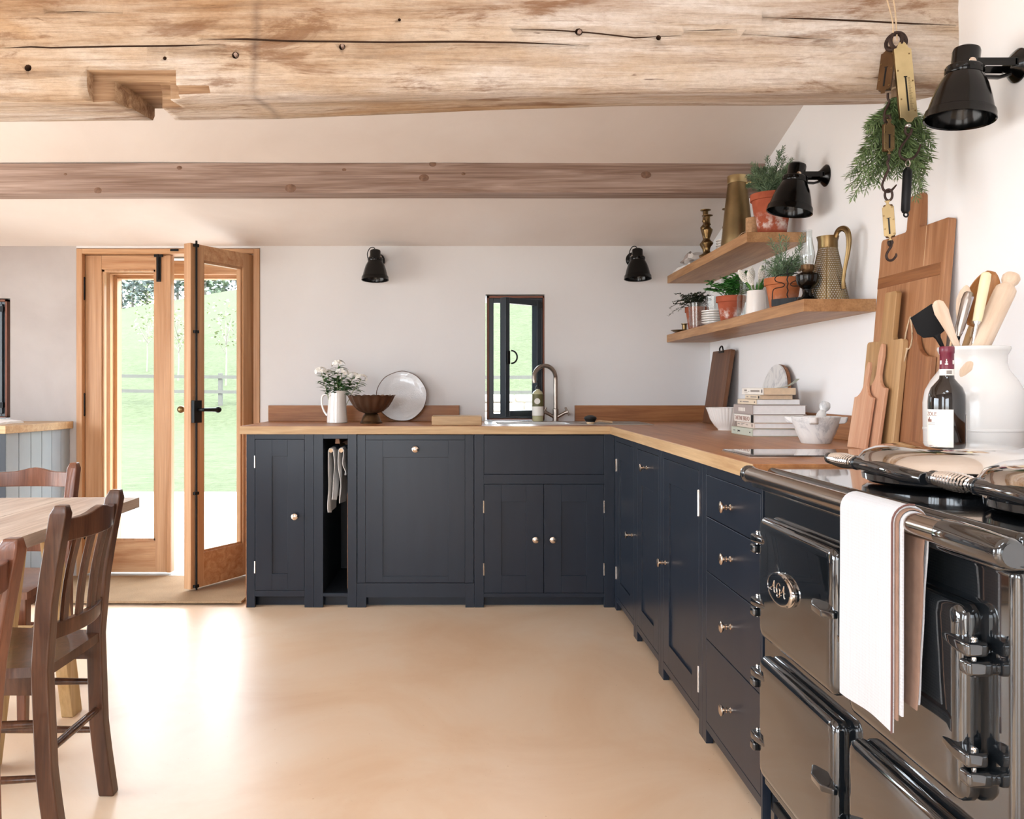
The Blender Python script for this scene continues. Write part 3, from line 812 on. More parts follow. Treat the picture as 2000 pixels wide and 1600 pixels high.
fe = thing('post_and_rail_fence', 'weathered grey post and rail fence crossing the meadow', 'fence', (-10, 26, hz(-10, 26)))
fx = [-14.6+1.75*i for i in range(12)]
pm = None
for i, x in enumerate(fx):
    y = 26.5-.06*i; z = hz(x, y)
    part(fe, 'post', MB().box(x-.06, x+.06, y-.06, y+.06, z-.2, z+1.0), 'fence_wood', world=True, bevel=.01, seg=1)
    if i < len(fx)-1:
        xb, yb = fx[i+1], 26.5-.06*(i+1); zb = hz(xb, yb)
        for h in (.42, .88):
            part(fe, 'rail', MB().loft([[(x, y-.09, z+h-.05), (x, y-.06, z+h-.05), (x, y-.06, z+h+.05), (x, y-.09, z+h+.05)],
                                        [(xb, yb-.09, zb+h-.05), (xb, yb-.06, zb+h-.05), (xb, yb-.06, zb+h+.05), (xb, yb-.09, zb+h+.05)]]), 'fence_wood', world=True)
# dry stone wall outside the small window
sw = thing('dry_stone_wall', 'pale dry stone wall outside the small dark window', 'wall', (.9, 9.8, 0))
rnd = random.Random(4); z = -.05; row = 0
while z < .98:
    h = rnd.uniform(.09, .15); x = -.3+(.1 if row % 2 else 0)
    while x < 2.2:
        w_ = rnd.uniform(.16, .4); d0 = rnd.uniform(-.02, .02)
        part(sw, 'stone', MB().box(x+.006, x+w_-.006, 9.6+d0, 9.95, z+.004, z+h-.006), 'stone', world=True, bevel=.018, seg=1)
        x += w_
    z += h; row += 1
part(sw, 'rubble_core', MB().box(-.3, 2.2, 9.66, 9.9, -.1, z-.03), 'stone', world=True)

# ------------------------------------------------------------------ fitted cabinets
ZT = .8826; ZW = .924
def knob(parent, m, label='turned nickel knob'):
    pr = [(0, 0), (.0085, 0), (.0085, .0025), (.0045, .006), (.0042, .0115), (.0075, .0125), (.0078, .0145), (.0045, .016), (.005, .020), (.0125, .0245), (.0165, .0285), (.0165, .0305), (.012, .0335), (0, .0345)]
    return part(parent, 'knob', MB().lathe(pr, m @ RX(PI/2), 18), 'nickel')
class Cab:
    """local frame: x along the front, y into the cabinet (face frame at y=0), z up"""
    def __init__(s, name, label, origin, rot, w, depth, group=None):
        s.r = thing(name, label, 'cabinet', origin, rot, group); s.w, s.d = w, depth
        s.fr = MB()
    def rect(s, a, b, c, d, y0=0, y1=.022): s.fr.box(a, b, y0, y1, c, d); return s
    def done(s, solid=True, zb=.058):
        part(s.r, 'face_frame', s.fr, 'navy', bevel=.0012)
        if solid: part(s.r, 'carcass', MB().box(.002, s.w-.002, .026, s.d, zb, ZT-.002), 'navy_dark')
        part(s.r, 'plinth', MB().box(.03, s.w-.03, .055, .07, 0, zb+.01), 'navy')
        return s.r
    def door(s, a, b, c, d, m=.085, mt=None, mb_=None, y=0, name='door'):
        g = .0016; a += g; b -= g; c += g; d -= g; mt = mt or m; mb_ = mb_ or m
        q = MB(); q.box(a, a+m, y, y+.021, c, d); q.box(b-m, b, y, y+.021, c, d)
        q.box(a+m, b-m, y, y+.021, d-mt, d); q.box(a+m, b-m, y, y+.021, c, c+mb_)
        o = part(s.r, name, q, 'navy', bevel=.0008, seg=1)
        part(o, 'panel', MB().box(a+m-.004, b-m+.004, y+.0075, y+.018, c+mb_-.004, d-mt+.004), 'navy')
        return o
    def slab(s, a, b, c, d, name='drawer', y=0):
        g = .0016
        return part(s.r, name, MB().box(a+g, b-g, y, y+.021, c+g, d-g), 'navy', bevel=.0012)
    def hinge(s, o, x, z, h=.062):
        part(o, 'hinge', MB().box(x-.004, x+.004, -.0012, .004, z-h/2, z+h/2).tube([(x, -.002, z-h/2), (x, -.002, z+h/2)], .0035, 8), 'chrome')
def bx(px): return (px-911)/384.0                 # along the back run
yb = DB-DF
# narrow cabinet at the garden doors
x0 = bx(481.3)
c = Cab('narrow_cabinet', 'narrow navy cupboard next to the garden doors with one knob', (x0, DF, 0), None, bx(613)-x0-.001, yb)
u = lambda p: bx(p)-x0
c.rect(0, u(497.8), 0, ZT).rect(u(594.7), c.w, 0, ZT).rect(u(497.8), u(594.7), .8566, ZT).rect(u(497.8), u(594.7), .0559, .0857)
c.done()
o = c.door(u(497.8), u(594.7), .0857, .8566)
knob(o, T(u(577.3), 0, WZ(1008, DF)))
for z in (WZ(902, DF), WZ(1108, DF)): c.hinge(o, u(497.8), z)
part(c.r, 'end_panel', MB().box(-.004, 0, .002, yb, .0, ZT), 'oak_upstand')
# open towel niche
x0 = bx(613)
c = Cab('towel_niche_cabinet', 'slim navy open cubby holding tea towels on pegs', (x0, DF, 0), None, bx(697)-x0-.001, yb)
u = lambda p: bx(p)-x0
a, b = u(631), u(679)
c.rect(0, a, 0, ZT).rect(b, c.w, 0, ZT).rect(a, b, .8585, ZT).rect(a, b, .0559, .073)
c.done(False)
part(c.r, 'carcass', MB().box(a-.012, a, .022, yb, .06, ZT-.002).box(b, b+.012, .022, yb, .06, ZT-.002).box(a, b, yb-.012, yb, .06, ZT-.002).box(a, b, .022, yb-.012, .058, .07).box(a, b, .022, yb-.012, ZT-.012, ZT-.002), 'navy_dark')
part(c.r, 'oak_edge_strip', MB().box(b-.006, b, .03, .05, .09, WZ(965, DF)), 'oak_upstand')
rl = part(c.r, 'towel_rail', MB().loft([[(u(651), .06, .83), (u(660), .06, .83), (u(660), .5, .83), (u(651), .5, .83)], [(u(652.5), .06, .87), (u(658.5), .06, .87), (u(658.5), .5, .87), (u(652.5), .5, .87)]]), 'oak_upstand')
pegs_x = (u(645.5), u(665.5)); zpeg = WZ(880.5, DF)
for x in pegs_x: part(rl, 'peg', MB().tube([(x, .01, zpeg), (x, .48, zpeg)], .0105, 12), 'beech')
part(rl, 'peg_bracket', MB().box(u(644), u(667), .46, .49, zpeg-.01, .835), 'oak_upstand')
niche0 = x0
# dishwasher front
x0 = bx(697)
c = Cab('dishwasher_cabinet', 'wide navy appliance panel with a single knob at top centre', (x0, DF, 0), None, bx(926.5)-x0-.001, yb)
u = lambda p: bx(p)-x0
c.rect(0, c.w, .052, .1235).rect(0, u(715), 0, .052).rect(u(909), c.w, 0, .052)
for p in (714, 908): c.rect(u(p)-.001, u(p)+.001, .054, .1235, -.0006, 0)
c.done()
o = part(c.r, 'door', MB().box(.002, u(714)-.0009, 0, .021, .1255, ZT-.004).box(u(908)+.0009, c.w-.002, 0, .021, .1255, ZT-.004).box(u(714), u(908), .012, .021, .1255, ZT-.004), 'navy', bevel=.0006, seg=1)
m_ = u(747.8)-u(714)
q = MB(); a, b, cc, dd = u(714), u(908), WZ(1139, DF)+.002, WZ(860, DF)
zt_, zb_ = WZ(893.5, DF), WZ(1126, DF)
q.box(a, u(747.8), 0, .014, cc, dd).box(u(876), b, 0, .014, cc, dd).box(u(747.8), u(876), 0, .014, zt_, dd).box(u(747.8), u(876), 0, .014, cc, zb_)
q.box(a, b, 0, .014, dd+.0012, ZT-.004)
fr = part(o, 'shaker_frame', q, 'navy', bevel=.0008, seg=1)
part(o, 'panel', MB().box(u(747.8)-.003, u(876)+.003, .0065, .012, zb_-.003, zt_+.003), 'navy')
knob(o, T(u(811.5), 0, WZ(877, DF)))
# sink cabinet
x0 = bx(926.5)
c = Cab('sink_cabinet', 'navy two-door sink cupboard under the tap with plain upper panel', (x0, DF, 0), None, bx(1200)-x0, yb)
u = lambda p: bx(p)-x0
zr1, zr0 = WZ(927, DF), WZ(945.7, DF)
c.rect(0, u(945), 0, ZT).rect(u(1180), c.w, 0, ZT).rect(u(945), u(1180), zr0, zr1).rect(u(945), u(1180), WZ(1167, DF), WZ(1159, DF)).rect(u(945), u(1180), ZT-.004, ZT)
c.done()
o = c.slab(u(945), u(1180), zr1, ZT-.004, 'upper_panel')
xm = u(1062)
for a, b, kx, hx in ((u(945), xm, 1045.5, u(945)), (xm, u(1180), 1079, u(1180))):
    o = c.door(a, b, WZ(1159, DF), zr0, .088)
    knob(o, T(u(kx), 0, WZ(1053, DF)))
    for y in (990, 1112): c.hinge(o, hx, WZ(y, DF))
# right-hand run, facing the room's left
XF = .7526; R90 = RZ(-PI/2); dr = XR-XF
def ry(px): return F*XF/(px-911)
def runcab(name, label, ya, yb_, **k):
    return Cab(name, label, (XF, ya, 0), R90, ya-yb_-.001, dr-.002, **k)
s = .041
c = runcab('corner_cabinet', 'navy corner cupboard with hinges at left and one knob, furthest door of the right run', DF, 3.784)
c.rect(.0, .058, 0, ZT).rect(c.w-s, c.w, 0, ZT).rect(.058, c.w-s, .850, ZT).rect(.058, c.w-s, .045, .072); c.done(zb=.047)
o = c.door(.058, c.w-s, .072, .850); knob(o, T(c.w-s-.035, 0, WZ(1040, 3.93)))
for z in (.73, .19): c.hinge(o, .058, z)
c = runcab('pull_out_cabinet', 'navy pull-out cupboard with knob at its top, second from the corner', 3.784, 3.289)
c.rect(0, s, 0, ZT).rect(c.w-s, c.w, 0, ZT).rect(s, c.w-s, .850, ZT).rect(s, c.w-s, .045, .072); c.done(zb=.047)
o = c.door(s, c.w-s, .072, .850, .085, .15); knob(o, T(c.w/2, 0, .785))
c = runcab('tall_door_cabinet', 'navy cupboard with hinges at right next to the drawer stack', 3.289, 2.710)
c.rect(0, s, 0, ZT).rect(c.w-s, c.w, 0, ZT).rect(s, c.w-s, .850, ZT).rect(s, c.w-s, .045, .072); c.done(zb=.047)
o = c.door(s, c.w-s, .072, .850, .085); knob(o, T(s+.04, 0, WZ(1100, 3.2)))
for z in (.745, .175): c.hinge(o, c.w-s, z, .085)
c = runcab('drawer_cabinet', 'navy stack of four drawers beside the range cooker', 2.710, 2.160)
c.rect(0, s, 0, ZT).rect(c.w-.012, c.w, 0, ZT).rect(s, c.w-.012, .847, ZT).rect(s, c.w-.012, .045, .071); c.done(zb=.047)
zz = (.847, .716, .545, .331, .071)
for d, e in zip(zz, zz[1:]):
    o = c.slab(s, c.w-.012, e, d); knob(o, T((s+c.w-.012)/2+.005, 0, lerp(e, d, .47) if d > .8 else lerp(e, d, .5)))

# worktops
bowl = (.15, .56, 4.47, 4.79)
wx0 = bx(470)*1.0
wt = MB(); xs = [wx0, bowl[0], bowl[1], .7285]
wall_holes(wt, lambda u, v, t: (u, v, ZW-t), wx0, .7285, 4.30, DB-.001, [bowl], ZW-ZT)
solo('worktop', wt, 'oak_top', 'oak worktop along the back wall holding the sink', 'worktop', (-.2, 4.6, ZT), world=True, bevel=.0015)
solo('worktop', MB().box(.7290, XR-.001, 2.160, DB-.001, ZT, ZW), 'oak_top_y', 'oak worktop along the right wall between corner and cooker', 'worktop', (1.07, 3.6, ZT), world=True, bevel=.002)
# lighter strips added along the worktops: side grain, with the light there coloured in
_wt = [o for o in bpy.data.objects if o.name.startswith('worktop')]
part(_wt[0], 'lit_oak_edge', MB().box(wx0+.0005, .7285, 4.2975, 4.2999, ZT+.0008, ZW-.0012), 'oak_edge', world=True, bevel=.0008, seg=1)
part(_wt[1], 'lit_oak_edge', MB().box(.7265, .7289, 2.161, 4.2975, ZT+.0008, ZW-.0012), 'oak_edge_y', world=True, bevel=.0008, seg=1)
# upstands
def ups(x0, x1, y0, y1, mat, lab): solo('upstand', MB().box(x0, x1, y0, y1, ZW, ZW+.092), mat, lab, 'splashback', ((x0+x1)/2, (y0+y1)/2, ZW), world=True, bevel=.002)
ups(WX(524, 4.93), WX(897, 4.93), DB-.022, DB-.001, 'oak_upstand', 'oak upstand behind the jug and the white plate')
ups(WX(1123, 4.93), XR-.024, DB-.022, DB-.001, 'oak_upstand', 'oak upstand with a dark knot between window and corner')
ups(XR-.022, XR-.001, .3, DB-.001, 'oak_upstand_y', 'long oak upstand along the right wall behind books and boards')
# sink
sk = thing('sink', 'stainless steel sink with ridged drainer set into the oak corner', 'sink', (.5, 4.63, ZW))
fl = MB(); x0, x1, y0, y1 = WX(948, 4.45), .98, 4.435, 4.83
wall_holes(fl, lambda u, v, t: (u, v, ZW+.003-t), x0, x1, y0, y1, [(bowl[0]+.012, bowl[1]-.012, bowl[2]+.012, bowl[3]-.012)], .0025)
part(sk, 'rim', fl, 'steel_sink', world=True)
b0 = bowl
part(sk, 'bowl', MB().box(b0[0]+.008, b0[1]-.008, b0[2]+.008, b0[3]-.008, ZW-.012-.003, ZW-.012).box(b0[0]+.004, b0[0]+.008, b0[2]+.004, b0[3]-.004, ZW-.015, ZW+.002).box(b0[1]-.008, b0[1]-.004, b0[2]+.004, b0[3]-.004, ZW-.015, ZW+.002).box(b0[0]+.004, b0[1]-.004, b0[3]-.008, b0[3]-.004, ZW-.015, ZW+.002).box(b0[0]+.004, b0[1]-.004, b0[2]+.004, b0[2]+.008, ZW-.015, ZW+.002), 'steel_sink', world=True)
for k in range(7): part(sk, 'drainer_ridge', MB().box(.61, .96, 4.50+k*.042, 4.512+k*.042, ZW+.0028, ZW+.0055), 'steel_sink', world=True, bevel=.001, seg=1)
# tap
tp = thing('mixer_tap', 'brushed steel swan-neck mixer tap with two angled cross handles', 'tap', (WX(1085, 4.87), 4.81+.06, ZW))
part(tp, 'tap_body', MB().lathe([(0, 0), (.022, 0), (.022, .004), (.0165, .006), (.0165, .072), (.012, .076), (0, .076)], None, 18), 'steel_brushed')
sp_ = [(0, 0, .07), (0, 0, .15), (0, 0, .245)]+[Vector((-.064+.064*math.cos(a), -.02*math.sin(a)**2*0-.05*(a/PI), .245+.075*math.sin(a))) for a in [PI*i/12 for i in range(1, 12)]]+[Vector((-.126, -.05, .235)), Vector((-.124, -.05, .222))]
part(tp, 'spout', MB().tube(sp_, .0125, 12), 'steel_brushed')
for sg in (-1, 1):
    h = part(tp, 'handle', MB().tube([(0, 0, .022), (sg*.058, -.012, .055)], .0095, 10).tube([(sg*.056, -.012, .052), (sg*.064, -.013, .058)], .012, 10), 'steel_brushed')
    d = Vector((sg*.058, -.012, .033)).normalized(); e = Vector((sg*-.45, 0, .9)).normalized()
    p = Vector((sg*.066, -.0135, .0595)); f_ = d.cross(e)
    part(h, 'cross_bar', MB().tube([p-e*.026, p+e*.026], .006, 8).tube([p-f_*.022, p+f_*.022], .006, 8), 'steel_brushed')
# soap bottle
sb = thing('soap_bottle', 'clear pump soap bottle with olive label beside the tap', 'bottle', (WX(1050.5, 4.85), 4.81+.045, ZW+.003))
part(sb, 'bottle', MB().lathe([(0, 0), (.030, 0), (.032, .004), (.032, .15), (.026, .168), (.012, .178), (.012, .186), (0, .186)], None, 20), 'soap_liquid')
part(sb, 'label', MB().lathe([(.0325, .03), (.0325, .155)], None, 14, -PI*.95, -PI*.05), 'soap_label')
part(sb, 'label_disc', MB().lathe([(0, 0), (.017, 0), (.017, .001), (0, .001)], T(-.006, -.0335, .115) @ RX(PI/2), 16), 'label_paper')
part(sb, 'label_foot', MB().lathe([(.0328, .032), (.0328, .085)], None, 14, -PI*.95, -PI*.05), 'label_paper')
part(sb, 'pump', MB().lathe([(0, .184), (.013, .184), (.013, .2), (.006, .204), (.005, .225), (0, .225)], None, 12).box(-.028, .006, -.006, .006, .222, .231), 'rubber_black', bevel=.001)
# dish brush
db = thing('dish_brush', 'round dish brush with black bristles and pale handle on the sink edge', 'brush', (WX(1152, 4.5), 4.48, ZW+.003))
part(db, 'head', MB().lathe([(0, 0), (.018, 0), (.021, .006), (.021, .012), (0, .012)], None, 16), 'beech')
part(db, 'bristles', MB().lathe([(0, .012), (.024, .012), (.034, .03), (.031, .038), (.012, .046), (0, .047)], None, 20), 'rubber_black')
part(db, 'handle', MB().tube([(.02, 0, .012), (.05, .01, .016), (.12, .03, .008)], [.006, .005, .006], 8), 'beech')

# curved cupboard at far left
lw = thing('curved_end_cabinet', 'grey-blue cupboard with curved tongue-and-groove end, left of the doors', 'cabinet', (-2.8, 4.65, 0))
pts = [Vector((-2.367+.012*4*t*(1-t)+.057*t, 4.37+.575*t, 0)) for t in [i/6 for i in range(7)]]
for a, b in zip(pts, pts[1:]):
    d = (b-a).normalized(); n = Vector((d.y, -d.x, 0)); a2, b2 = a+d*.0012, b-d*.0012
    q = [(a2.x, a2.y), (b2.x, b2.y), (b2.x-n.x*.018, b2.y-n.y*.018), (a2.x-n.x*.018, a2.y-n.y*.018)]
    part(lw, 'tongue_and_groove_board', MB().loft([[(x, y, .0) for x, y in q], [(x, y, ZT) for x, y in q]]), 'grey_blue_paint', world=True, bevel=.002, seg=1)
part(lw, 'front_panel', MB().box(-3.58, -2.369, 4.37, 4.39, 0.0, ZT), 'navy', world=True, bevel=.001)
part(lw, 'carcass', MB().box(-3.58, -2.39, 4.391, DB-.005, .05, ZT-.002), 'navy_dark', world=True)
wp = [(-3.59, 4.345), (-2.355, 4.345)]+[(p.x+.022, p.y) for p in pts[1:-1]]+[(-2.288, DB-.002), (-3.59, DB-.002)]
solo('worktop', MB().loft([[(x, y, ZT) for x, y in wp], [(x, y, ZW) for x, y in wp]]), 'oak_edge', 'short oak worktop with curved end, left of the doors', 'worktop', (-2.9, 4.6, ZT), world=True, bevel=.003)
def cloth(u, v):
    x, y = lerp(-2.80, -2.455, u), lerp(4.45, 4.70, v)
    return (x+.01*math.sin(9*v), y+.012*math.sin(7*u), ZW+.022+.006*noise.noise(Vector((u*5, v*4, 2)))-.010*(max(0, abs(u-.5)*2-.7)/.3)-.008*(max(0, abs(v-.5)*2-.7)/.3))
solo('folded_cloth', MB().grid(cloth, 16, 12, thick=.018), 'linen', 'folded white cloth on the worktop by the left window', 'cloth', (-2.62, 4.57, ZW), world=True)

# ------------------------------------------------------------------ tea towels in the niche
def drape(x, lz, rz, seed, ph, wid=.18, y0=.02, gap=.014):
    rnd = random.Random(seed)
    def f(u, v):
        L = lz+rz+.03; sgn = u*L; y = y0+wid*v
        if sgn < lz: z = zpeg-(lz-sgn); k = (lz-sgn)/lz; xx = x-gap-.010*k*math.sin(ph+3*k+2.2*v*PI)-.006*math.sin(8*k+5*v)*k
        elif sgn < lz+.03:
            a = PI-(sgn-lz)/.03*PI; xx = x+gap*math.cos(a); z = zpeg+gap*math.sin(a)
        else: z = zpeg-(sgn-lz-.03); k = (sgn-lz-.03)/rz; xx = x+gap+.009*k*math.sin(ph*1.7+4*k+2.5*v*PI)+.004*math.sin(9*k+4*v)*k
        z -= .012*math.sin(v*3)*(1 if sgn < lz or sgn > lz+.03 else 0)
        return (xx, y+.015*math.sin(z*20+ph), z)
    return f
for i, (x, lz, rz, sd, ph, lab) in enumerate(((pegs_x[0], .315, .25, 1, .6, 'white tea towel with blue edge on the left peg'), (pegs_x[1], .27, .125, 2, 2.1, 'white tea towel on the right peg of the cubby'))):
    o = solo('tea_towel', MB().grid(drape(x, lz, rz, sd, ph, .22), 44, 10, thick=.0022), 'linen', lab, 'towel', (niche0, DF, 0), group='tea towels in the cubby')
    part(o, 'blue_band', MB().grid(lambda u, v, x=x: (x+.0168*math.cos(PI*u), .10+.13*v, zpeg+.0168*math.sin(PI*u)), 8, 2, thick=.001), 'linen_blue')

# ------------------------------------------------------------------ objects on the back worktop
jg = thing('jug', 'white glazed jug of phlox on the back worktop', 'jug', (WX(658.5, 4.70), 4.70, ZW))
prof = [(0, .002), (.052, 0), (.0575, .003), (.056, .03), (.051, .10), (.045, .16), (.0455, .178), (.0425, .178), (.042, .16), (.048, .10), (.053, .03), (.05, .008), (0, .008)]
bm_ = MB().lathe(prof, None, 30)
for v in bm_.bm.verts:
    if v.co.z > .15 and v.co.x > .02:
        k = (v.co.z-.15)/.028*max(0, (v.co.x-.02)/.025); v.co.x += .016*k*(1-min(1, abs(v.co.y)/.03)*.9)
part(jg, 'body', bm_, 'ceramic_jug')
hp = [(-.044, 0, .150), (-.062, 0, .158), (-.080, 0, .150), (-.086, 0, .125), (-.082, 0, .09), (-.070, 0, .06), (-.055, 0, .042)]
part(jg, 'handle', MB().tube(hp, [.007, .006, .006, .0055, .0055, .006, .007], 10, flat=1.3), 'ceramic_jug')
def phlox(i, base, tip, heads, label):
    b, e = Vector(base), Vector(tip); rnd = random.Random(i*7+1)
    t = thing('phlox_stem', label, 'flower', b, group='phlox in the white jug')
    mid_ = (b+e)/2+Vector((0, 0, .015)); P = [b, mid_, e]
    part(t, 'stem', MB().tube([p-b for p in P], .0018, 6), 'stem_green')
    lv = MB()
    for k in range(26):
        s_ = rnd.uniform(.40, .96); p = (b.lerp(mid_, s_*2) if s_ < .5 else mid_.lerp(e, s_*2-1))-b
        a = rnd.uniform(0, 2*PI)
        oval_leaf(lv, p, (math.cos(a), math.sin(a), rnd.uniform(-.3, .5)), rnd.uniform(.035, .07), rnd.uniform(.015, .026))
    part(t, 'leaves', lv, 'leaf_phlox', flip=False, ang=180, kind='stuff')
    for k in range(heads):
        d = Vector((rnd.gauss(0, .55), rnd.gauss(-.35, .5), rnd.uniform(.1, 1))).normalized()
        c0 = e-b+Vector((d.x*.036, d.y*.030, d.z*.030-.006)); mm = T(*c0) @ align(d)
        fl_ = MB()
        for q in range(5):
            a = 2*PI*q/5; r0 = .0062; ps = []
            for j in range(8):
                t_ = 2*PI*j/8; ps.append((r0*.9+.0060*math.cos(t_), .0058*math.sin(t_), .0015*math.cos(t_)))
            fl_._f(fl_._v(ps, mm @ RZ(a)))
        part(t, 'blossom', fl_, 'petal_white', flip=False, ang=180)
J = Vector((WX(658.5, 4.70), 4.70, ZW))
for i, (px, py, d, n, lab) in enumerate(((627, 722, 4.68, 9, 'phlox stem leaning furthest left out of the jug'), (640, 727, 4.72, 7, 'phlox stem second from left in the jug'), (661, 708, 4.68, 9, 'tallest phlox stem rising from the middle of the jug'),
        (668, 724, 4.66, 6, 'short front phlox stem just right of the jug centre'), (690, 732, 4.70, 8, 'phlox stem leaning right out of the jug'), (706, 736, 4.68, 10, 'phlox stem leaning furthest right above the brown bowl'))):
    tip = W(px, py+4, d); phlox(i, J+Vector((.012*(i-2.5), .01*((i*37) % 3-1), .06)), tip, n+8, lab)
lv = MB(); rnd = random.Random(12)
bt = thing('phlox_stem', 'leafy flowerless phlox shoot filling the mouth of the jug', 'flower', J+Vector((0, 0, .08)), group='phlox in the white jug')
for k in range(90):
    a = rnd.uniform(0, 2*PI); r = rnd.uniform(.005, .05)
    oval_leaf(lv, (r*math.cos(a), r*.7*math.sin(a), rnd.uniform(.07, .16)), (math.cos(a), math.sin(a)*.8, rnd.uniform(-.4, .7)), rnd.uniform(.035, .065), rnd.uniform(.015, .022))
part(bt, 'leaves', lv, 'leaf_phlox', flip=False, ang=180, kind='stuff')
part(bt, 'stem', MB().tube([(0, 0, 0), (.005, 0, .13)], .002, 6), 'stem_green')

bw = thing('pedestal_bowl', 'dark brown fluted pedestal bowl beside the jug', 'bowl', (WX(725, 4.64), 4.64, ZW))
fl8 = lambda a, z: 1+.055*math.cos(16*a)*max(0, (z-.05)/.11)
part(bw, 'bowl', MB().lathe([(0, .052), (.03, .053), (.065, .066), (.095, .092), (.112, .122), (.124, .148), (.130, .153), (.121, .149), (.107, .122), (.09, .095), (.06, .071), (0, .06)], None, 96, rib=fl8), 'copper_bowl')
for v in [c for c in bw.children if c.name.startswith('bowl')][0].data.vertices:
    if v.co.z > .12: v.co.z += (v.co.z-.12)/.033*.0035*math.cos(16*math.atan2(v.co.y, v.co.x))
part(bw, 'foot', MB().lathe([(0, 0), (.06, 0), (.061, .006), (.055, .012), (.052, .022), (.045, .040), (.038, .05), (.03, .056), (0, .056)], None, 28), 'brass_brown')
pl = thing('plate', 'large white hand-glazed plate with brown rim propped on the back wall', 'plate', (WX(784, 4.87), 4.865, ZW), RX(-math.radians(9)))
mm = T(0, 0, .146) @ RX(PI/2)
wob = lambda a, z: 1+.008*math.sin(5*a+1)+.006*math.sin(9*a)
part(pl, 'dish', MB().lathe([(0, -.004), (.085, -.004), (.12, .004), (.143, .012), (.1445, .015), (.142, .016), (.118, .009), (.083, .002), (.06, .0035), (.03, .001), (0, .002)], mm, 56, rib=wob), 'plate_glaze')
part(pl, 'rim', MB().lathe([(.1435, .0125), (.1465, .0145), (.145, .0168), (.142, .0162)], mm, 56, rib=wob), 'plate_rim')
solo('chopping_block', MB().box(0, WX(941, 4.40)-WX(843, 4.40), 0, .22, 0, .0465), 'oak_edge', 'thick small oak chopping block lying left of the sink', 'chopping board', (WX(843, 4.40), 4.40, ZW), bevel=.003)

# ------------------------------------------------------------------ shelves
ZL = 1.426; ZU = 1.769
solo('wall_shelf', MB().box(1.167, XR-.001, 2.943, DB-.001, ZL-.044, ZL), 'oak_shelf', 'lower thick oak shelf along the right wall', 'shelf', (1.3, 3.9, ZL-.044), world=True, bevel=.0015)
solo('wall_shelf', MB().box(1.170, XR-.001, 3.55, DB-.001, ZU-.043, ZU), 'oak_shelf', 'upper shorter oak shelf along the right wall', 'shelf', (1.3, 4.2, ZU-.043), world=True, bevel=.0015)
def pot_mb(r, h, rb=None, lip=.028):
    rb = rb or r*.68; rl = lerp(rb, r, 1-lip/h)*.97
    return MB().lathe([(0, 0), (rb, 0), (rl, h-lip), (r, h-lip+.001), (r, h), (r*.9, h), (rl*.88, h-lip), (rl*.86, h-.022), (0, h-.022)], None, 30)
def rosemary_sprig(mb, pts, n, ln=.022, w=.0034, rnd=random):
    mb.tube(pts, [.0016]*(len(pts)-1)+[.0007], 5)
    P = [Vector(p) for p in pts]; m = len(P)-1
    for i in range(n):
        t = .12+.88*(i+rnd.random())/n; k = min(m-1, int(t*m)); f = t*m-k
        p = P[k].lerp(P[k+1], f); d = (P[k+1]-P[k]).normalized()
        a = i*2.4+rnd.random(); s = d.orthogonal().normalized(); q = d.cross(s)
        o = s*math.cos(a)+q*math.sin(a)
        mb.leaf(p, (d*.75+o*.8), ln*rnd.uniform(.7, 1.15)*(1 if t < .85 else .7), w, o.cross(d).cross(d) if False else Vector((rnd.uniform(-1, 1), rnd.uniform(-1, 1), 1)).normalized(), .12)
    return mb
def rosemary_pot(label, loc, r, h, mat, tips, leafmat, seed, group=None):
    t = thing('potted_rosemary', label, 'plant', loc, group=group); rnd = random.Random(seed)
    part(t, 'pot', pot_mb(r, h), mat); part(t, 'soil', MB().lathe([(0, h-.024), (r*.86, h-.024), (r*.8, h-.016), (0, h-.012)], None, 18), 'soil')
    for (x, y, z, n) in tips:
        b = Vector((rnd.uniform(-.4, .4)*r, rnd.uniform(-.4, .4)*r, h-.02)); e = Vector((x, y, h+z))
        mid_ = b.lerp(e, .55)+Vector((rnd.uniform(-.012, .012), rnd.uniform(-.012, .012), .015))
        part(t, 'sprig', rosemary_sprig(MB(), [b, b.lerp(mid_, .5)+Vector((0, 0, .004)), mid_, mid_.lerp(e, .55)+Vector((rnd.uniform(-.006, .006), 0, .003)), e], int(n*1.5), .025, .0044, rnd=rnd), leafmat, flip=False, ang=180)
    return t
# upper shelf
rnd = random.Random(5)
tips = [(rnd.uniform(-.095, .085), rnd.uniform(-.08, .06), rnd.uniform(.05, .135), 44) for i in range(44)]+[(.045, -.02, .20, 46), (.03, 0, .185, 42), (.06, .01, .165, 42), (-.02, 0, .16, 40), (-.085, -.02, .10, 36), (-.10, 0, .075, 36)]
rosemary_pot('bushy rosemary in a large red terracotta pot at the near end of the upper shelf', (1.305, 3.635, ZU), .088, .175, 'terracotta_red', tips, 'leaf_rosemary', 1)
bj = thing('brass_jug', 'tall tapering brass jug on the upper shelf left of the rosemary', 'jug', (WX(1440, 3.93), 3.93, ZU))
part(bj, 'body', MB().lathe([(0, 0), (.073, 0), (.074, .006), (.068, .06), (.055, .19), (.045, .275), (.042, .295), (.043, .325), (.040, .325), (.038, .297), (.042, .27), (.05, .19), (.062, .06), (.06, .01), (0, .01)], None, 36), 'brass_dull')
part(bj, 'rim_band', MB().lathe([(.0425, .292), (.0445, .294), (.0455, .324), (.0435, .328)], None, 36), 'brass_bright')
part(bj, 'handle', MB().tube([(.035, -.02, .29), (.07, -.04, .29), (.088, -.05, .25), (.09, -.052, .18), (.082, -.045, .12), (.066, -.03, .09)], [.007, .007, .006, .006, .006, .007], 8), 'brass_bright')
tw = thing('twine_spool', 'spool of brown twine on the upper shelf corner', 'twine', (WX(1469, 3.655), 3.655, ZU))
mb = MB(); pr = [(0, 0), (.026, 0)]
for i in range(18): z = .002+i*.0042; pr += [(.0265, z), (.0275, z+.0021)]
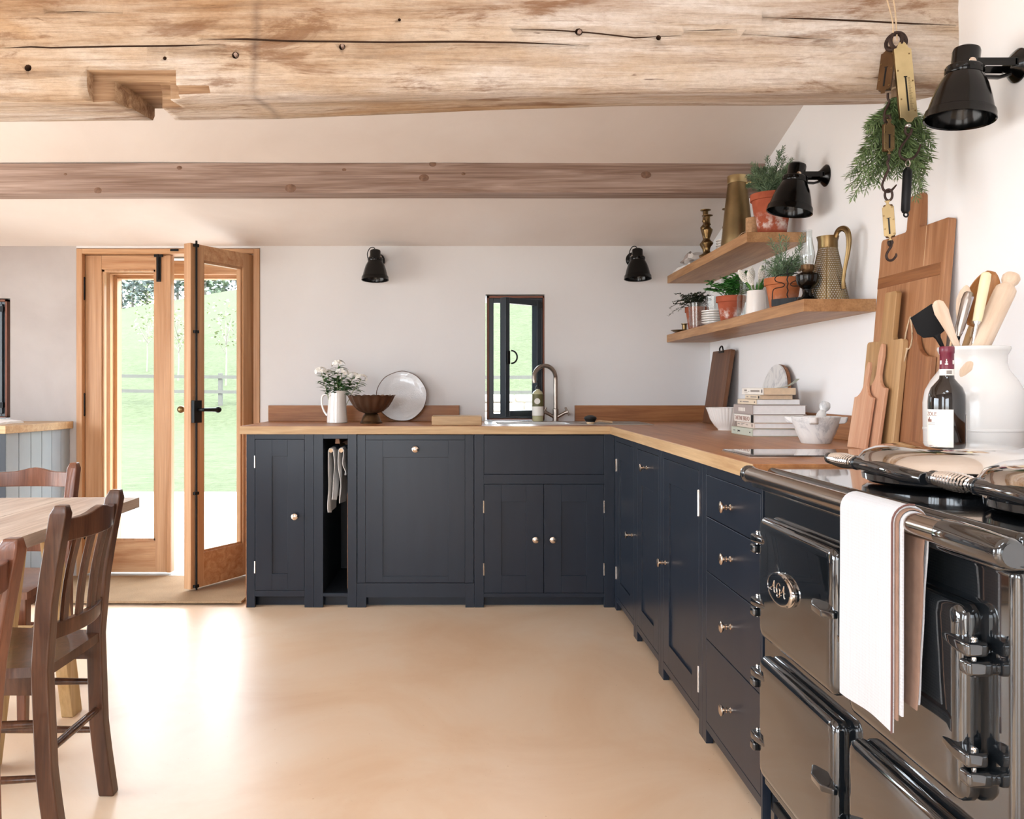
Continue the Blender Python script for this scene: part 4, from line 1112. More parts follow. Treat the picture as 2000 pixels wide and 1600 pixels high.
pr += [(.026, .079), (.02, .081), (.008, .081), (.008, .076), (0, .076)]
part(tw, 'winding', mb.lathe(pr, None, 22), 'twine')
part(tw, 'loose_end', MB().tube([(-.026, 0, .02), (-.04, .02, .016), (-.036, .12, .004), (-.024, .2, .016), (-.03, .26, .002)], .0011, 5), 'string')
def candlestick(label, loc, h, k=1.0):
    t = thing('candlestick', label, 'candlestick', loc, group=None)
    q = [(0, 0), (.040, 0), (.040, .006), (.03, .012), (.016, .022), (.012, .034), (.016, .05), (.028, .066), (.029, .072), (.018, .084), (.012, .092), (.014, .10), (.020, .118), (.0255, .136), (.0265, .142), (.016, .152), (.011, .160), (.018, .168), (.0145, .176), (.0135, .190), (.0135, .210), (.026, .213), (.027, .2165), (.012, .2165), (.011, .19), (0, .19)]
    part(t, 'stick', MB().lathe([(r*k, z*h/.2165) for r, z in q], None, 32), 'brass_aged', ang=62); return t
candlestick('shorter turned brass candlestick, front one of the pair on the upper shelf', (WX(1381.5, 4.22), 4.22, ZU), .205)
candlestick('taller turned brass candlestick behind the shorter one on the upper shelf', (WX(1378, 4.36), 4.36, ZU), .262)
candlestick('brass candlestick half hidden behind the tall brass jug', (1.345, 4.38, ZU), .272)
def plate_stack(n, label, grp, x, y, z, r, dz, mat='ceramic_white', bowl=False):
    proto = None
    for i in range(n):
        lab = label % ('bottom', 'second', 'third', 'fourth', 'fifth', 'sixth', 'seventh')[i] if i < n-1 else label % 'top'
        m = RZ(i*.7)
        if proto is None:
            pr = [(0, 0), (r*.5, 0), (r*.55, .003), (r*.9, .010), (r, .0135), (r, .0165), (r*.88, .0135), (r*.55, .007), (0, .006)]
            proto = solo('saucer', MB().lathe(pr, None, 32), mat, lab, 'saucer', (x, y, z), group=grp)
        else: copy_tree(proto, (x+random.uniform(-.001, .001), y, z+i*dz), m, lab, grp)
plate_stack(5, '%s white dish of the stack behind the brass candlesticks', 'white dishes on the upper shelf', 1.29, 4.13, ZU, .075, .0125)
def cl2(u, v):
    x, y = lerp(1.176, 1.35, u), lerp(4.45, 4.9, v)
    return (x+.005*math.sin(8*v), y, ZU+.022+.012*noise.noise(Vector((u*3, v*6, 7)))-.014*(max(0, abs(v-.5)*2-.75)/.25)-.010*(max(0, .25-u)/.25))
solo('folded_linen', MB().grid(cl2, 16, 22, thick=.018), 'linen', 'crumpled white linen cloth at the far end of the upper shelf', 'cloth', (1.26, 4.68, ZU), world=True)
def cl3(u, v):
    x, y = lerp(1.185, 1.30, u), lerp(4.44, 4.62, v)
    return (x, y, ZU+.060+.012*noise.noise(Vector((u*4, v*5, 1)))-.02*(1-v)*0-.016*(max(0, abs(v-.5)*2-.7)/.3))
lp = solo('leather_strap', MB().tube([(1.20, 4.72, ZU+.045), (1.19, 4.60, ZU+.043), (1.185, 4.55, ZU+.055), (1.20, 4.56, ZU+.068), (1.21, 4.64, ZU+.066), (1.215, 4.74, ZU+.052)], .006, 8, flat=2.6), 'cover_grey', 'looped tan strap lying on the linen on the upper shelf', 'strap', (1.2, 4.6, ZU+.04), world=True)
solo('folded_napkin', MB().grid(cl3, 10, 14, thick=.022), 'linen_grey', 'small grey-white folded napkin next to the brass candlesticks', 'cloth', (1.24, 4.53, ZU+.03), world=True)
# lower shelf
cs = thing('chamberstick', 'small brass chamberstick on a saucer at the far end of the lower shelf', 'candlestick', (WX(1329, 4.74), 4.74, ZL))
part(cs, 'dish', MB().lathe([(0, 0), (.03, 0), (.052, .012), (.054, .014), (.05, .014), (.03, .004), (0, .004)], None, 28), 'brass_aged')
part(cs, 'socket', MB().lathe([(0, .004), (.014, .004), (.012, .014), (.013, .03), (.013, .044), (.018, .047), (.018, .05), (.011, .05), (.011, .02), (0, .02)], T(.022, 0, 0), 20), 'brass_aged')
th = thing('potted_thyme', 'dark trailing thyme in a terracotta pot at the far end of the lower shelf', 'plant', (1.225, 4.52, ZL)); rnd = random.Random(9)
part(th, 'pot', pot_mb(.062, .12), 'terracotta_brown'); part(th, 'soil', MB().lathe([(0, .1), (.052, .1), (.045, .108), (0, .11)], None, 16), 'soil')
for i in range(70):
    a = rnd.uniform(0, 2*PI); R = .095*rnd.random()**.6; up = rnd.uniform(-.01, .085)*(1-R*4); sag = .03
    if i < 9: a = PI+rnd.uniform(-.7, .5); R = rnd.uniform(.09, .15); up = rnd.uniform(-.06, .06)
    b = Vector((rnd.uniform(-.03, .03), rnd.uniform(-.03, .03), .105)); e = Vector((min(.12, R*math.cos(a)), R*math.sin(a)*.9, .13+up)); md = b.lerp(e, .5)+Vector((rnd.uniform(-.01, .01), rnd.uniform(-.01, .01), sag))
    s_ = MB(); q = [b, b.lerp(md, .5)+Vector((0, 0, .006)), md, md.lerp(e, .5)+Vector((0, 0, .008)), e]; s_.tube(q, .0009, 4)
    for k in range(30):
        t_ = .15+.85*k/29*3.999/4; f = t_*3.99; p = q[int(f)].lerp(q[int(f)+1], f-int(f)); aa = rnd.uniform(0, 2*PI)
        s_.leaf(p, (math.cos(aa), math.sin(aa), rnd.uniform(-.4, .8)), rnd.uniform(.009, .014), rnd.uniform(.007, .010))
    part(th, 'sprig', s_, 'leaf_thyme', flip=False, ang=180)
def tumbler(label, x, y, r, h, rb=None, z=ZL, ribs=0):
    rb = rb or r*.84; rib = (lambda a, zz: 1+.025*math.cos(ribs*a)) if ribs else None
    return solo('glass_tumbler', MB().lathe([(0, 0), (rb, 0), (r, h), (r-.002, h), (rb-.002, .012), (0, .012)], None, 48 if ribs else 28, rib=rib), 'clear_glass', label, 'glass', (x, y, z), group=None)
tumbler('clear glass tumbler standing before the thyme pot', WX(1361, 4.37), 4.37, .043, .128)
plate_stack(6, '%s white saucer of the stack between tumbler and mint pot', 'white saucers on the lower shelf', 1.225, 4.215, ZL, .058, .0115)
tumbler('ribbed glass standing on the white saucer stack', 1.225, 4.215, .036, .07, .032, ZL+.0115*5+.0170, ribs=14)
mt = thing('potted_mint', 'leafy green mint in a red terracotta pot with lime marks on the lower shelf', 'plant', (1.235, 3.965, ZL)); rnd = random.Random(3)
part(mt, 'pot', pot_mb(.069, .118), 'terracotta_red'); part(mt, 'soil', MB().lathe([(0, .096), (.058, .096), (.05, .104), (0, .108)], None, 16), 'soil')
for i in range(46):
    a = rnd.uniform(0, 2*PI); R = rnd.uniform(.01, .12); hh = rnd.uniform(.0, .085)
    if i in (1, 2, 3, 4): a = rnd.uniform(-.5, .5)-.3; R = rnd.uniform(.06, .1); hh = rnd.uniform(.09, .115)
    b = Vector((rnd.uniform(-.03, .03), rnd.uniform(-.03, .03), .10)); e = Vector((R*math.cos(a), R*math.sin(a), .125+hh)); md = b.lerp(e, .55)+Vector((0, 0, .015))
    s_ = MB(); s_.tube([b, md, e], .0013, 5)
    for k in range(6):
        t_ = .45+.55*k/5; p = b.lerp(md, t_*2) if t_ < .5 else md.lerp(e, t_*2-1)
        for sg in (0, PI):
            aa = a+k*PI/2+sg
            for q in range(1): oval_leaf(s_, p, (math.cos(aa), math.sin(aa), rnd.uniform(.0, .4)), rnd.uniform(.026, .038), rnd.uniform(.022, .031))
    part(mt, 'sprig', s_, 'leaf_mint', flip=False, ang=180)
def bottle_glass(label, x, y, h, r):
    return solo('glass_bottle', MB().lathe([(0, 0), (r, 0), (r, h*.55), (r*.55, h*.68), (r*.5, h*.9), (r*.62, h*.92), (r*.62, h), (r*.4, h), (r*.4, h*.7), (r*.88, h*.54), (r*.88, .006), (0, .006)], None, 24), 'clear_glass', label, 'bottle', (x, y, ZL))
bg_ = bottle_glass('clear glass bottle squeezed between mint pot and white cup', 1.215, 3.735, .165, .026)
hy = thing('potted_grape_hyacinth', 'white grape hyacinths in a plain white cup on the lower shelf', 'plant', (1.213, 3.56, ZL)); rnd = random.Random(6)
part(hy, 'cup', MB().lathe([(0, 0), (.042, 0), (.037, .098), (.034, .098), (.037, .012), (0, .012)], None, 28), 'ceramic_white')
part(hy, 'soil', MB().lathe([(0, .08), (.0345, .08), (.034, .088), (0, .09)], None, 14), 'soil')
for (x, y, z) in ((-.052, -.01, .165), (-.03, -.03, .152), (-.012, .02, .172), (.012, -.02, .178), (.028, .02, .165), (.0, .045, .185)):
    b = Vector((x*.25, y*.25, .085)); e = Vector((x, y, z-.02)); d = (e-b).normalized()
    f = part(hy, 'stem', MB().tube([b, e], .0016, 6), 'stem_green')
    pr = [(0, 0)]
    mb = MB(); mm = T(*e) @ align(d)
    for k in range(9):
        r = .0098*math.sin(PI*(k+1.4)/10.8)
        for q in range(8):
            a = 2*PI*q/8+k*.4; mb.sphere(.0031, mm @ T(r*math.cos(a), r*math.sin(a), k*.0066-.010) @ RZ(a) @ RY(2.3), 5, 4, (1, 1, 1.7))
    part(f, 'blossom', mb, 'petal_white', kind='stuff')
lv = MB()
for k in range(14):
    a = rnd.uniform(0, 2*PI); lv.leaf((.015*math.cos(a), .015*math.sin(a), .085), (math.cos(a)*.6, math.sin(a)*.6, 1), rnd.uniform(.05, .085), .006)
part(hy, 'leaves', lv, 'leaf_mint', flip=False, ang=180)
rnd = random.Random(15)
tips = [(rnd.uniform(-.065, .07), rnd.uniform(-.06, .05), rnd.uniform(.02, .085), 26) for i in range(24)]+[(-.062, -.03, .150, 26), (-.02, -.02, .165, 26), (.008, 0, .165, 24), (.075, -.01, .172, 28), (.065, -.02, .13, 26), (-.03, 0, .13, 24), (.085, 0, .06, 22), (-.08, 0, .04, 20)]
rosemary_pot('upright rosemary in an orange terracotta pot near the oil lamp', (1.235, 3.315, ZL), .071, .118, 'terracotta_orange', tips, 'leaf_rosemary', 2)
wr = thing('wire_rack', 'small black twisted-wire rack in front of the orange rosemary pot', 'rack', (1.205, 3.19, ZL), RZ(math.radians(42)))
mb = MB()
loop = [(-.0, .06, .0), (0, .06, .05), (0, .052, .068), (0, .02, .072), (0, .012, .080), (0, .022, .088), (0, .045, .095), (0, .05, .108), (0, .035, .118), (0, 0, .12), (0, -.035, .118), (0, -.05, .108), (0, -.045, .095), (0, -.022, .088), (0, -.012, .08), (0, -.02, .072), (0, -.052, .068), (0, -.06, .05), (0, -.06, 0)]
part(wr, 'wire_loop', MB().tube(loop, .0018, 6), 'iron_black')
part(wr, 'wire_stem', MB().tube([(.002*math.cos(k*1.3), .002*math.sin(k*1.3), .005+k*.0058) for k in range(24)], .0022, 6), 'iron_black')
rb = MB().lathe([(.0, 0), (.0, .001)], None, 6)
rib = MB().lathe([(.010, .002), (.0118, .002), (.0118, .028), (.010, .028)], Matrix.Diagonal((.9, 5.2, 1, 1)), 60, rib=lambda a, z: 1+.05*math.cos(30*a))
part(wr, 'ribbed_band', rib, 'iron_black')
ol = thing('oil_lamp', 'black oil lamp with clear glass chimney on the lower shelf', 'lamp', (WX(1577, 3.075), 3.075, ZL))
part(ol, 'base', MB().lathe([(0, 0), (.042, 0), (.043, .006), (.034, .012), (.02, .022), (.014, .04), (.014, .048), (.026, .056), (.036, .068), (.040, .088), (.0395, .096), (.041, .099), (.030, .106), (.02, .110), (0, .11)], None, 32), 'enamel_lamp')
part(ol, 'burner', MB().lathe([(0, .108), (.016, .108), (.02, .116), (.022, .122), (.0225, .136), (.021, .136), (.019, .124), (0, .124)], None, 24, rib=lambda a, z: 1+.03*math.cos(12*a)).tube([(-.018, -.008, .116), (-.032, -.013, .116)], .0015, 6).lathe([(0, -.002), (.006, -.002), (.006, .002), (0, .002)], T(-.033, -.013, .116) @ RY(PI/2), 12), 'brass_brown')
part(ol, 'chimney', MB().lathe([(.0185, .132), (.0205, .14), (.0255, .165), (.025, .18), (.019, .215), (.016, .24), (.0165, .262), (.0155, .262), (.0150, .24), (.018, .215), (.0238, .18), (.0243, .165), (.0195, .14)], None, 28), 'clear_glass')
pj = thing('punched_jug', 'brass jug with punched-hole body and long curved handle on the lower shelf', 'jug', (WX(1606, 3.075), 3.075, ZL))
pj.location = (1.318, 3.10, ZL); MW[pj] = T(1.318, 3.10, ZL)
part(pj, 'body', MB().lathe([(.074, .0), (.068, .03), (.033, .205)], None, 44), 'brass_punched', flip=False)
part(pj, 'lining', MB().lathe([(.071, .002), (.065, .03), (.030, .203)], None, 30), 'linen', flip=False)
part(pj, 'collar', MB().lathe([(.0335, .2), (.0345, .203), (.034, .225), (.039, .243), (.037, .243), (.032, .225), (.031, .203)], None, 30), 'brass_aged')
part(pj, 'base_ring', MB().lathe([(0, 0), (.0755, 0), (.0755, .006), (.072, .008), (0, .006)], None, 30), 'brass_aged')
dv = Vector((.42, -.9, 0)).normalized()
def rad(r, z): return (dv.x*r, dv.y*r, z)
part(pj, 'handle', MB().tube([rad(.034, .236), rad(.045, .256), rad(.066, .262), rad(.086, .248), rad(.093, .215), rad(.088, .17), rad(.076, .12), rad(.068, .07), rad(.070, .045)], [.008, .008, .008, .0075, .007, .006, .005, .005, .006], 8, flat=1.4), 'brass_aged')
part(pj, 'seam', MB().tube([(-.055*math.cos(1.1)*1.35, -.074*math.sin(1.1), .004), (-.033*math.cos(1.1), -.033*math.sin(1.1), .203)], .002, 5), 'brass_aged')
solo('wooden_dish', MB().lathe([(0, 0), (.04, 0), (.052, .03), (.05, .03), (.038, .006), (0, .006)], None, 24), 'board_dark', 'dark wooden dish tucked behind the oil lamp', 'dish', (1.225, 3.165+.02, ZL)) if False else None

# ------------------------------------------------------------------ right-hand worktop
def leaning(name, label, cat, y, x, deg, build, group=None):
    t = thing(name, label, cat, (x, y, ZW+.0005), R90 @ RX(-math.radians(deg)), group); build(t); return t
# local frame of a leaning board: x toward the camera, y into the wall, z up the board
def b_dark(t):
    part(t, 'board', MB().prism(rrect(-.165, .165, 0, .40, .008, 3), 0, .022), 'board_dark', bevel=.002)
    part(t, 'iron_handle', MB().tube([(-.03, -.001, .398)]+[Vector((.03*-math.cos(a), -.004, .40+.022*math.sin(a))) for a in [PI*i/8 for i in range(1, 8)]]+[Vector((.03, -.001, .398))], .004, 7).box(-.045, .045, -.003, 0, .386, .396), 'iron_black')
leaning('cutting_board', 'dark brown cutting board with small iron handle in the corner behind the fluted bowl', 'chopping board', 4.585, 1.318, 8.5, b_dark)
fb = thing('fluted_bowl', 'white fluted porcelain bowl next to the book stack', 'bowl', (1.195, 3.90, ZW))
fr = lambda a, z: 1+.03*abs(math.sin(18*a))*min(1, z/.02)
part(fb, 'bowl', MB().lathe([(0, 0), (.04, 0), (.041, .006), (.056, .022), (.073, .05), (.084, .085), (.092, .103), (.088, .104), (.079, .085), (.068, .052), (.05, .024), (.035, .012), (0, .010)], None, 108, rib=fr), 'ceramic_white')
# books: local x along the spine toward the camera, y away from the spine, z up
def book(label, y_near, x, z, L, wd, h, cover, page, hard=True, rz=0.0, text=None, tcol='ink_dark', tsize=.6, extras=None):
    t = thing('book', label, 'book', (x, y_near, z), R90 @ RZ(rz), group=None); th = .0028 if hard else .0008; ov = .003 if hard else 0
    cv = MB()
    if hard: cv.box(-L, 0, 0, wd, 0, th).box(-L, 0, 0, wd, h-th, h).box(-L, 0, 0, th, th, h-th)
    else: cv.box(-L, 0, 0, wd, 0, th).box(-L, 0, 0, wd, h-th, h).box(-L, 0, 0, .0015, th, h-th)
    part(t, 'cover', cv, cover, bevel=.0006, seg=1)
    part(t, 'page_block', MB().box(-L+ov, -ov, .0028, wd-ov-.001, th, h-th), page)
    mm = T(0, -.0006, 0) @ RX(PI/2)
    for (s_, fx, fz, sz, col_) in (text or []):
        part(t, 'spine_lettering', text_mb(s_, sz*h, .0003, T(-L*fx, -.0005, h*fz) @ RX(PI/2)), col_)
    for (fx0, fx1, fz0, fz1, col_) in (extras or []):
        part(t, 'spine_mark', MB().box(-L*fx0, -L*fx1, -.0006, .0, h*fz0, h*fz1), col_)
    return t
z = ZW+.0005; Y0 = 3.375
bk = [('thick-spined pale sage hardback at the bottom of the book stack', 0, .250, .20, .029, 'cover_sage', 'page_white', True, [('James', .68, .42, .42, 'ink_dark')], [(.9, .8, .48, .56, 'ink_dark'), (.13, .09, .4, .55, 'ink_dark')], 1.135),
      ('thin pinkish hardback second from the bottom of the book stack', 0, .235, .20, .021, 'cover_pink', 'page_white', True, [], [(.95, .82, .45, .58, 'ink_grey'), (.76, .54, .6, .7, 'ink_grey'), (.76, .62, .35, .46, 'ink_grey'), (.46, .34, .45, .6, 'ink_grey'), (.13, .09, .3, .75, 'ink_dark')], 1.142),
      ('white hardback third from bottom reading TARTINE BREAD', 0, .235, .20, .030, 'cover_white', 'page_white', True, [('TARTINE BREAD', .975, .2, .80, 'ink_brown')], [(.13, .0, 0, 1, 'rubber_black')], 1.140),
      ('thick grey-spined hardback in the middle of the book stack', 0, .24, .215, .038, 'cover_grey', 'page_white', True, [], [(.72, .68, .3, .68, 'cover_white'), (.66, .62, .3, .68, 'cover_white'), (.60, .54, .3, .68, 'cover_white'), (.52, .46, .3, .68, 'cover_white'), (.44, .38, .3, .68, 'cover_white')], 1.136),
      ('white-paged paperback lying on the thick grey book', -.01, .215, .175, .020, 'cover_cream', 'page_white', False, [], [(.86, .78, .4, .6, 'ink_grey'), (.72, .4, .4, .6, 'ink_grey'), (.12, .08, .35, .6, 'ink_dark')], 1.155),
      ('thin yellowed paperback second from the top of the book stack', -.008, .19, .13, .016, 'cover_cream', 'page_cream', False, [], [(.9, .78, .4, .65, 'ink_grey'), (.62, .22, .4, .65, 'ink_grey'), (.12, .03, .15, .8, 'ink_dark')], 1.168),
      ('yellowed paperback with an oval mark on top of the book stack', .02, .245, .13, .027, 'cover_white', 'page_cream', False, [], [(.88, .76, .5, .75, 'ink_grey'), (.70, .64, .45, .52, 'ink_grey'), (.58, .17, .42, .68, 'ink_grey'), (.86, .82, .22, .3, 'ink_grey'), (.78, .74, .22, .3, 'ink_grey')], 1.172)]
for i, (lab, dy, L, wd, h, cv, pg, hd, tx, ex, x) in enumerate(bk):
    h *= 1.04
    t = book(lab, Y0-dy, x, z, L, wd, h, cv, pg, hd, (.02, -.03, .01, 0, .03, -.02, .02)[i], tx, extras=ex)
    if i == 6: part(t, 'spine_mark', MB().lathe([(0, 0), (.0055, 0), (.0055, .0006), (0, .0006)], T(-.016, .0003, h*.52) @ RX(PI/2) @ Matrix.Diagonal((1, 1.5, 1, 1)), 16), 'ink_dark')
    if i == 1: part(t, 'dust_jacket', MB().box(-.225, -.004, .05, .195, h+.0001, h+.0006), 'cover_maroon')
    z += h+.0008
def slip(u, v):
    return (lerp(1.215, 1.235, v)+.09*u, 3.33+.03*u+.02*v, z+.0008+.035*u**2.2)
solo('paper_slip', MB().grid(slip, 12, 2, thick=.0012), 'cover_sage', 'curled pale paper slip on top of the book stack', 'paper', (1.25, 3.34, z), world=True)
def b_round(t):
    part(t, 'marble_face', MB().lathe([(0, 0), (.148, 0), (.150, .003), (.150, .011), (0, .011)], T(0, .011, .150) @ RX(PI/2), 48), 'marble')
    part(t, 'wooden_back', MB().lathe([(0, 0), (.151, 0), (.151, .012), (0, .012)], T(0, .0235, .151) @ RX(PI/2), 48), 'board_batten')
leaning('round_board', 'round marble and wood board propped on the wall behind the books', 'chopping board', 3.78, 1.338, 8, b_round)
mo = thing('mortar', 'white marble mortar with four lugs', 'mortar', (1.222, 2.972, ZW))
mp = MB().lathe([(0, 0), (.047, 0), (.05, .003), (.064, .035), (.076, .068), (.083, .092), (.082, .094), (.073, .094), (.062, .06), (.045, .032), (0, .022)], None, 40)
part(mo, 'bowl', mp, 'marble')
for a in (-2.05, -2.05+PI/2, -2.05+PI, -2.05-PI/2):
    part(mo, 'lug', MB().loft([[(.07, -.016, .068), (.07, .016, .068), (.07, .017, .093), (.07, -.017, .093)], [(.092, -.013, .07), (.092, .013, .07), (.096, .014, .0935), (.096, -.014, .0935)], [(.099, -.008, .074), (.099, .008, .074), (.104, .009, .0935), (.104, -.009, .0935)]], RZ(a)), 'marble', bevel=.004)
d = Vector((.030, .015, .062)).normalized()
solo('pestle', MB().lathe([(0, 0), (.016, .003), (.02, .014), (.019, .03), (.016, .06), (.0165, .075), (.014, .088), (.010, .094), (.017, .104), (.019, .114), (.015, .126), (0, .131)], align(d), 24), 'marble', 'marble pestle with a ball grip resting in the mortar', 'pestle', (1.212, 2.965, ZW+.030))
def paddle_outline(w, hb, hh, hw, n=8):
    q = [(-w/2, 0), (w/2, 0), (w/2, hb)]
    for i in range(1, n):                                   # scooped shoulder up to the grip
        t = i/n; q.append((lerp(w/2, hw*.42, math.sin(t*PI/2)), lerp(hb, hb+.052, 1-math.cos(t*PI/2))))
    q += [(hw*.44, hb+.06), (hw*.54, hb+hh*.72), (hw*.40, hb+hh*.88), (hw*.2, hb+hh*.98), (0, hb+hh)]
    return q+[(-x, z_) for x, z_ in reversed(q[2:-1])]
def b_pad(w, hb, hh, hw, th, mat):
    return lambda t: part(t, 'paddle', MB().prism(paddle_outline(w, hb, hh, hw), 0, th), mat, bevel=.0025)
leaning('paddle_board', 'front pinkish wooden butter paddle leaning nearest the books', 'paddle', 2.722, 1.246, 8.5, b_pad(.125, .165, .115, .024, .011, 'board_pink'))
leaning('paddle_board', 'rear pinkish wooden butter paddle, taller, behind the front one', 'paddle', 2.682, 1.264, 8.0, b_pad(.125, .195, .142, .026, .012, 'board_pink'))
def b_handle(W_, H, hw, hh, th, mat, hx=0, r=.012):
    def f(t):
        a = rrect(-W_/2, W_/2, 0, H, r, 4)
        q = [(W_/2-r, H), (hx+hw/2+.008, H), (hx+hw/2, H+.012), (hx+hw/2, H+hh-.008), (hx+hw/2-.008, H+hh), (hx-hw/2+.008, H+hh), (hx-hw/2, H+hh-.008), (hx-hw/2, H+.012), (hx-hw/2-.008, H)]
        part(t, 'board', MB().prism(a[:0]+[p for p in a[:6] if p[1] <= H and p[0] > W_/2-r-1e-6][:5]+q+a[5:], 0, th), mat, bevel=.003)
    return f
leaning('handled_board', 'pale cutting board with a straight handle leaning behind the paddles', 'chopping board', 2.700, 1.294, 5.6, b_handle(.232, .345, .075, .155, .018, 'board_light', .01))
def b_big(t):
    W_, H, hw, hh = .40, .69, .078, .11
    q = [(-W_/2+.004, 0), (W_/2-.004, 0), (W_/2, .004), (W_/2, H-.006), (W_/2-.006, H), (.045, H), (.039, H+.006), (.039, H+hh-.008), (.031, H+hh), (-.031, H+hh), (-.039, H+hh-.008), (-.039, H+.006), (-.045, H), (-W_/2+.008, H), (-W_/2, H-.008), (-W_/2, .004)]
    o = part(t, 'board', MB().prism(q, 0, .024), 'board_acacia', bevel=.003)
    part(o, 'inlaid_strip', MB().box(-.198, .178, -.0012, .004, H-.165, H-.128), 'board_batten', bevel=.0008, seg=1)
    part(o, 'pale_stripe', MB().box(.082, .0845, -.0006, .002, H-.126, H-.004), 'beech')
    part(o, 'hanging_wire', MB().tube([Vector((.012*math.cos(a), .012, H+hh-.004+.03*math.sin(a))) for a in [PI*i/8 for i in range(9)]], .0016, 5), 'iron_rust')
leaning('large_board', 'tallest acacia cutting board with an inlaid strip leaning on the right wall', 'chopping board', 2.655, 1.337, 4.7, b_big)
def b_neck(t):
    w, hb = .25, .285
    q = [(-w/2, 0), (w/2, 0), (w/2, hb)]
    for i in range(1, 9):
        k = i/8; q.append((lerp(w/2, .030, math.sin(k*PI/2)**.8), lerp(hb, hb+.085, 1-math.cos(k*PI/2))))
    q += [(.026, hb+.11), (.018, hb+.122), (0, hb+.126)]
    q = q+[(-x, z_) for x, z_ in reversed(q[2:-1])]
    o = part(t, 'board', MB().prism(q, 0, .016), 'board_red', bevel=.003)
    lp_ = [Vector((.018*math.cos(a)-.004, -.004-.003*math.sin(a*2), hb+.075+.05*math.sin(a))) for a in [2*PI*i/16 for i in range(16)]]
    s_ = MB().tube(lp_, .0022, 6, closed=True)
    s_.tube([(-.006, -.004, hb+.03), (-.016, -.007, hb-.005), (-.03, -.006, hb-.03), (-.045, -.006, hb-.04)], .0022, 6).tube([(-.004, -.004, hb+.03), (-.010, -.008, hb-.01), (-.024, -.008, hb-.034), (-.038, -.006, hb-.048)], .0022, 6)
    s_.sphere(.0055, T(-.03, -.007, hb-.03), 8, 6)
    part(o, 'string_loop', s_, 'string')
leaning('necked_board', 'reddish cutting board with scooped shoulders and a string loop, right of the pale board', 'chopping board', 2.575, 1.316, 4.9, b_neck)
# hob
hb_ = thing('induction_hob', 'black glass induction hob set into the oak worktop beside the cooker', 'hob', (1.03, 2.47, ZW))
part(hb_, 'glass', MB().prism(rrect(.783, 1.215, 2.35, 2.60, .006, 2), 0, .006, T(0, 0, 0) @ RX(PI/2) @ T(0, 0, 0)), 'black_glass') if False else part(hb_, 'glass', MB().box(-.247, .19, -.12, .125, .0005, .0065), 'black_glass', bevel=.001)
part(hb_, 'frame', MB().box(-.25, .193, -.123, .128, .0, .0035), 'chrome')

# ------------------------------------------------------------------ range cooker
CY0, CY1 = 1.166, 2.156; CX0 = .7526; CT = .917
ck_ = thing('range_cooker', 'glossy black cast-iron range cooker with chrome lids and rail', 'cooker', (1.08, 1.66, 0))
def cp(name, mb, mat, **k): return part(ck_, name, mb, mat, world=True, **k)
def sp_(parent, name, mb, mat, **k): return part(parent, name, mb, mat, world=True, **k)
cp('body', MB().box(CX0, XR-.03, CY0, CY1, .11, .868), 'enamel_black', bevel=.014, seg=4)
cp('plinth', MB().box(CX0+.02, XR-.04, CY0+.02, CY1-.02, 0, .108), 'enamel_black', bevel=.003)
for y in (2.05, 1.62): cp('vent_slot', MB().box(CX0+.012, CX0+.021, y-.18, y+.07, .06, .085), 'rubber_black', bevel=.003)
cp('front_rail_shelf', MB().box(CX0-.030, XR-.03, CY0-.006, CY1+.002, .866, .886), 'enamel_black', bevel=.006, seg=3)
tp_ = cp('top_plate', MB().box(CX0+.006, XR-.026, CY0+.002, CY1-.003, .886, CT), 'top_plate', bevel=.013, seg=5)
# four doors (rounded, slightly proud castings)
def cdoor(y0, y1, z0, z1, name='oven_door'):
    lo = MB(); m = T(0, 0, 0)
    rings = []
    for x, k in ((CX0+.002, .004), (CX0-.006, 0.0), (CX0-.020, 0.0), (CX0-.027, .003), (CX0-.031, .010), (CX0-.0325, .020)):
        rings.append([(x, y, z) for y, z in rrect(y0+k, y1-k, z0+k, z1-k, .02, 5)])
    lo.loft(rings)
    return cp(name, lo, 'enamel_black', ang=50)
YL0, YL1, YR0, YR1 = 1.668, 2.102, 1.240, 1.612
d1 = cdoor(YL0, YL1, .507, .800); d2 = cdoor(YL0, YL1, .166, .459); d3 = cdoor(YR0, YR1, .507, .800); d4 = cdoor(YR0, YR1, .166, .459)
def chinge(y, z, left):
    s = 1 if left else -1; x = CX0-.022
    mb = MB()
    yy = y+s*.022
    mb.loft([[(x-.009, y-s*.055, z+.004), (x+.012, y-s*.055, z+.004), (x+.012, y-s*.055, z+.020), (x-.009, y-s*.055, z+.020)],
             [(x-.019, y-s*.006, z+.002), (x+.012, y-s*.006, z+.002), (x+.012, y-s*.006, z+.022), (x-.019, y-s*.006, z+.022)],
             [(x-.019, yy+s*.010, z+.0), (x+.014, yy+s*.010, z+.0), (x+.014, yy+s*.010, z+.022), (x-.019, yy+s*.010, z+.022)]])
    mb.box(x-.019, x+.018, yy-.014, yy+.014, z-.026, z-.004)
    mb.box(x-.006, CX0+.004, yy-.012, yy+.030, z-.024, z-.006) if False else mb.box(x, CX0+.004, yy-.012, yy+.012, z-.024, z-.006)
    o = cp('hinge', mb, 'enamel_black', bevel=.006, seg=3)
    sp_(o, 'hinge_pin', MB().tube([(x-.003, yy, z-.028), (x-.003, yy, z+.025)], .004, 10).sphere(.0045, T(x-.003, yy, z+.025), 8, 6), 'chrome')
for z in (.732, .574): chinge(YL1, z, True); chinge(YR0, z, False)
for z in (.398, .240): chinge(YL1, z, True); chinge(YR0, z, False)
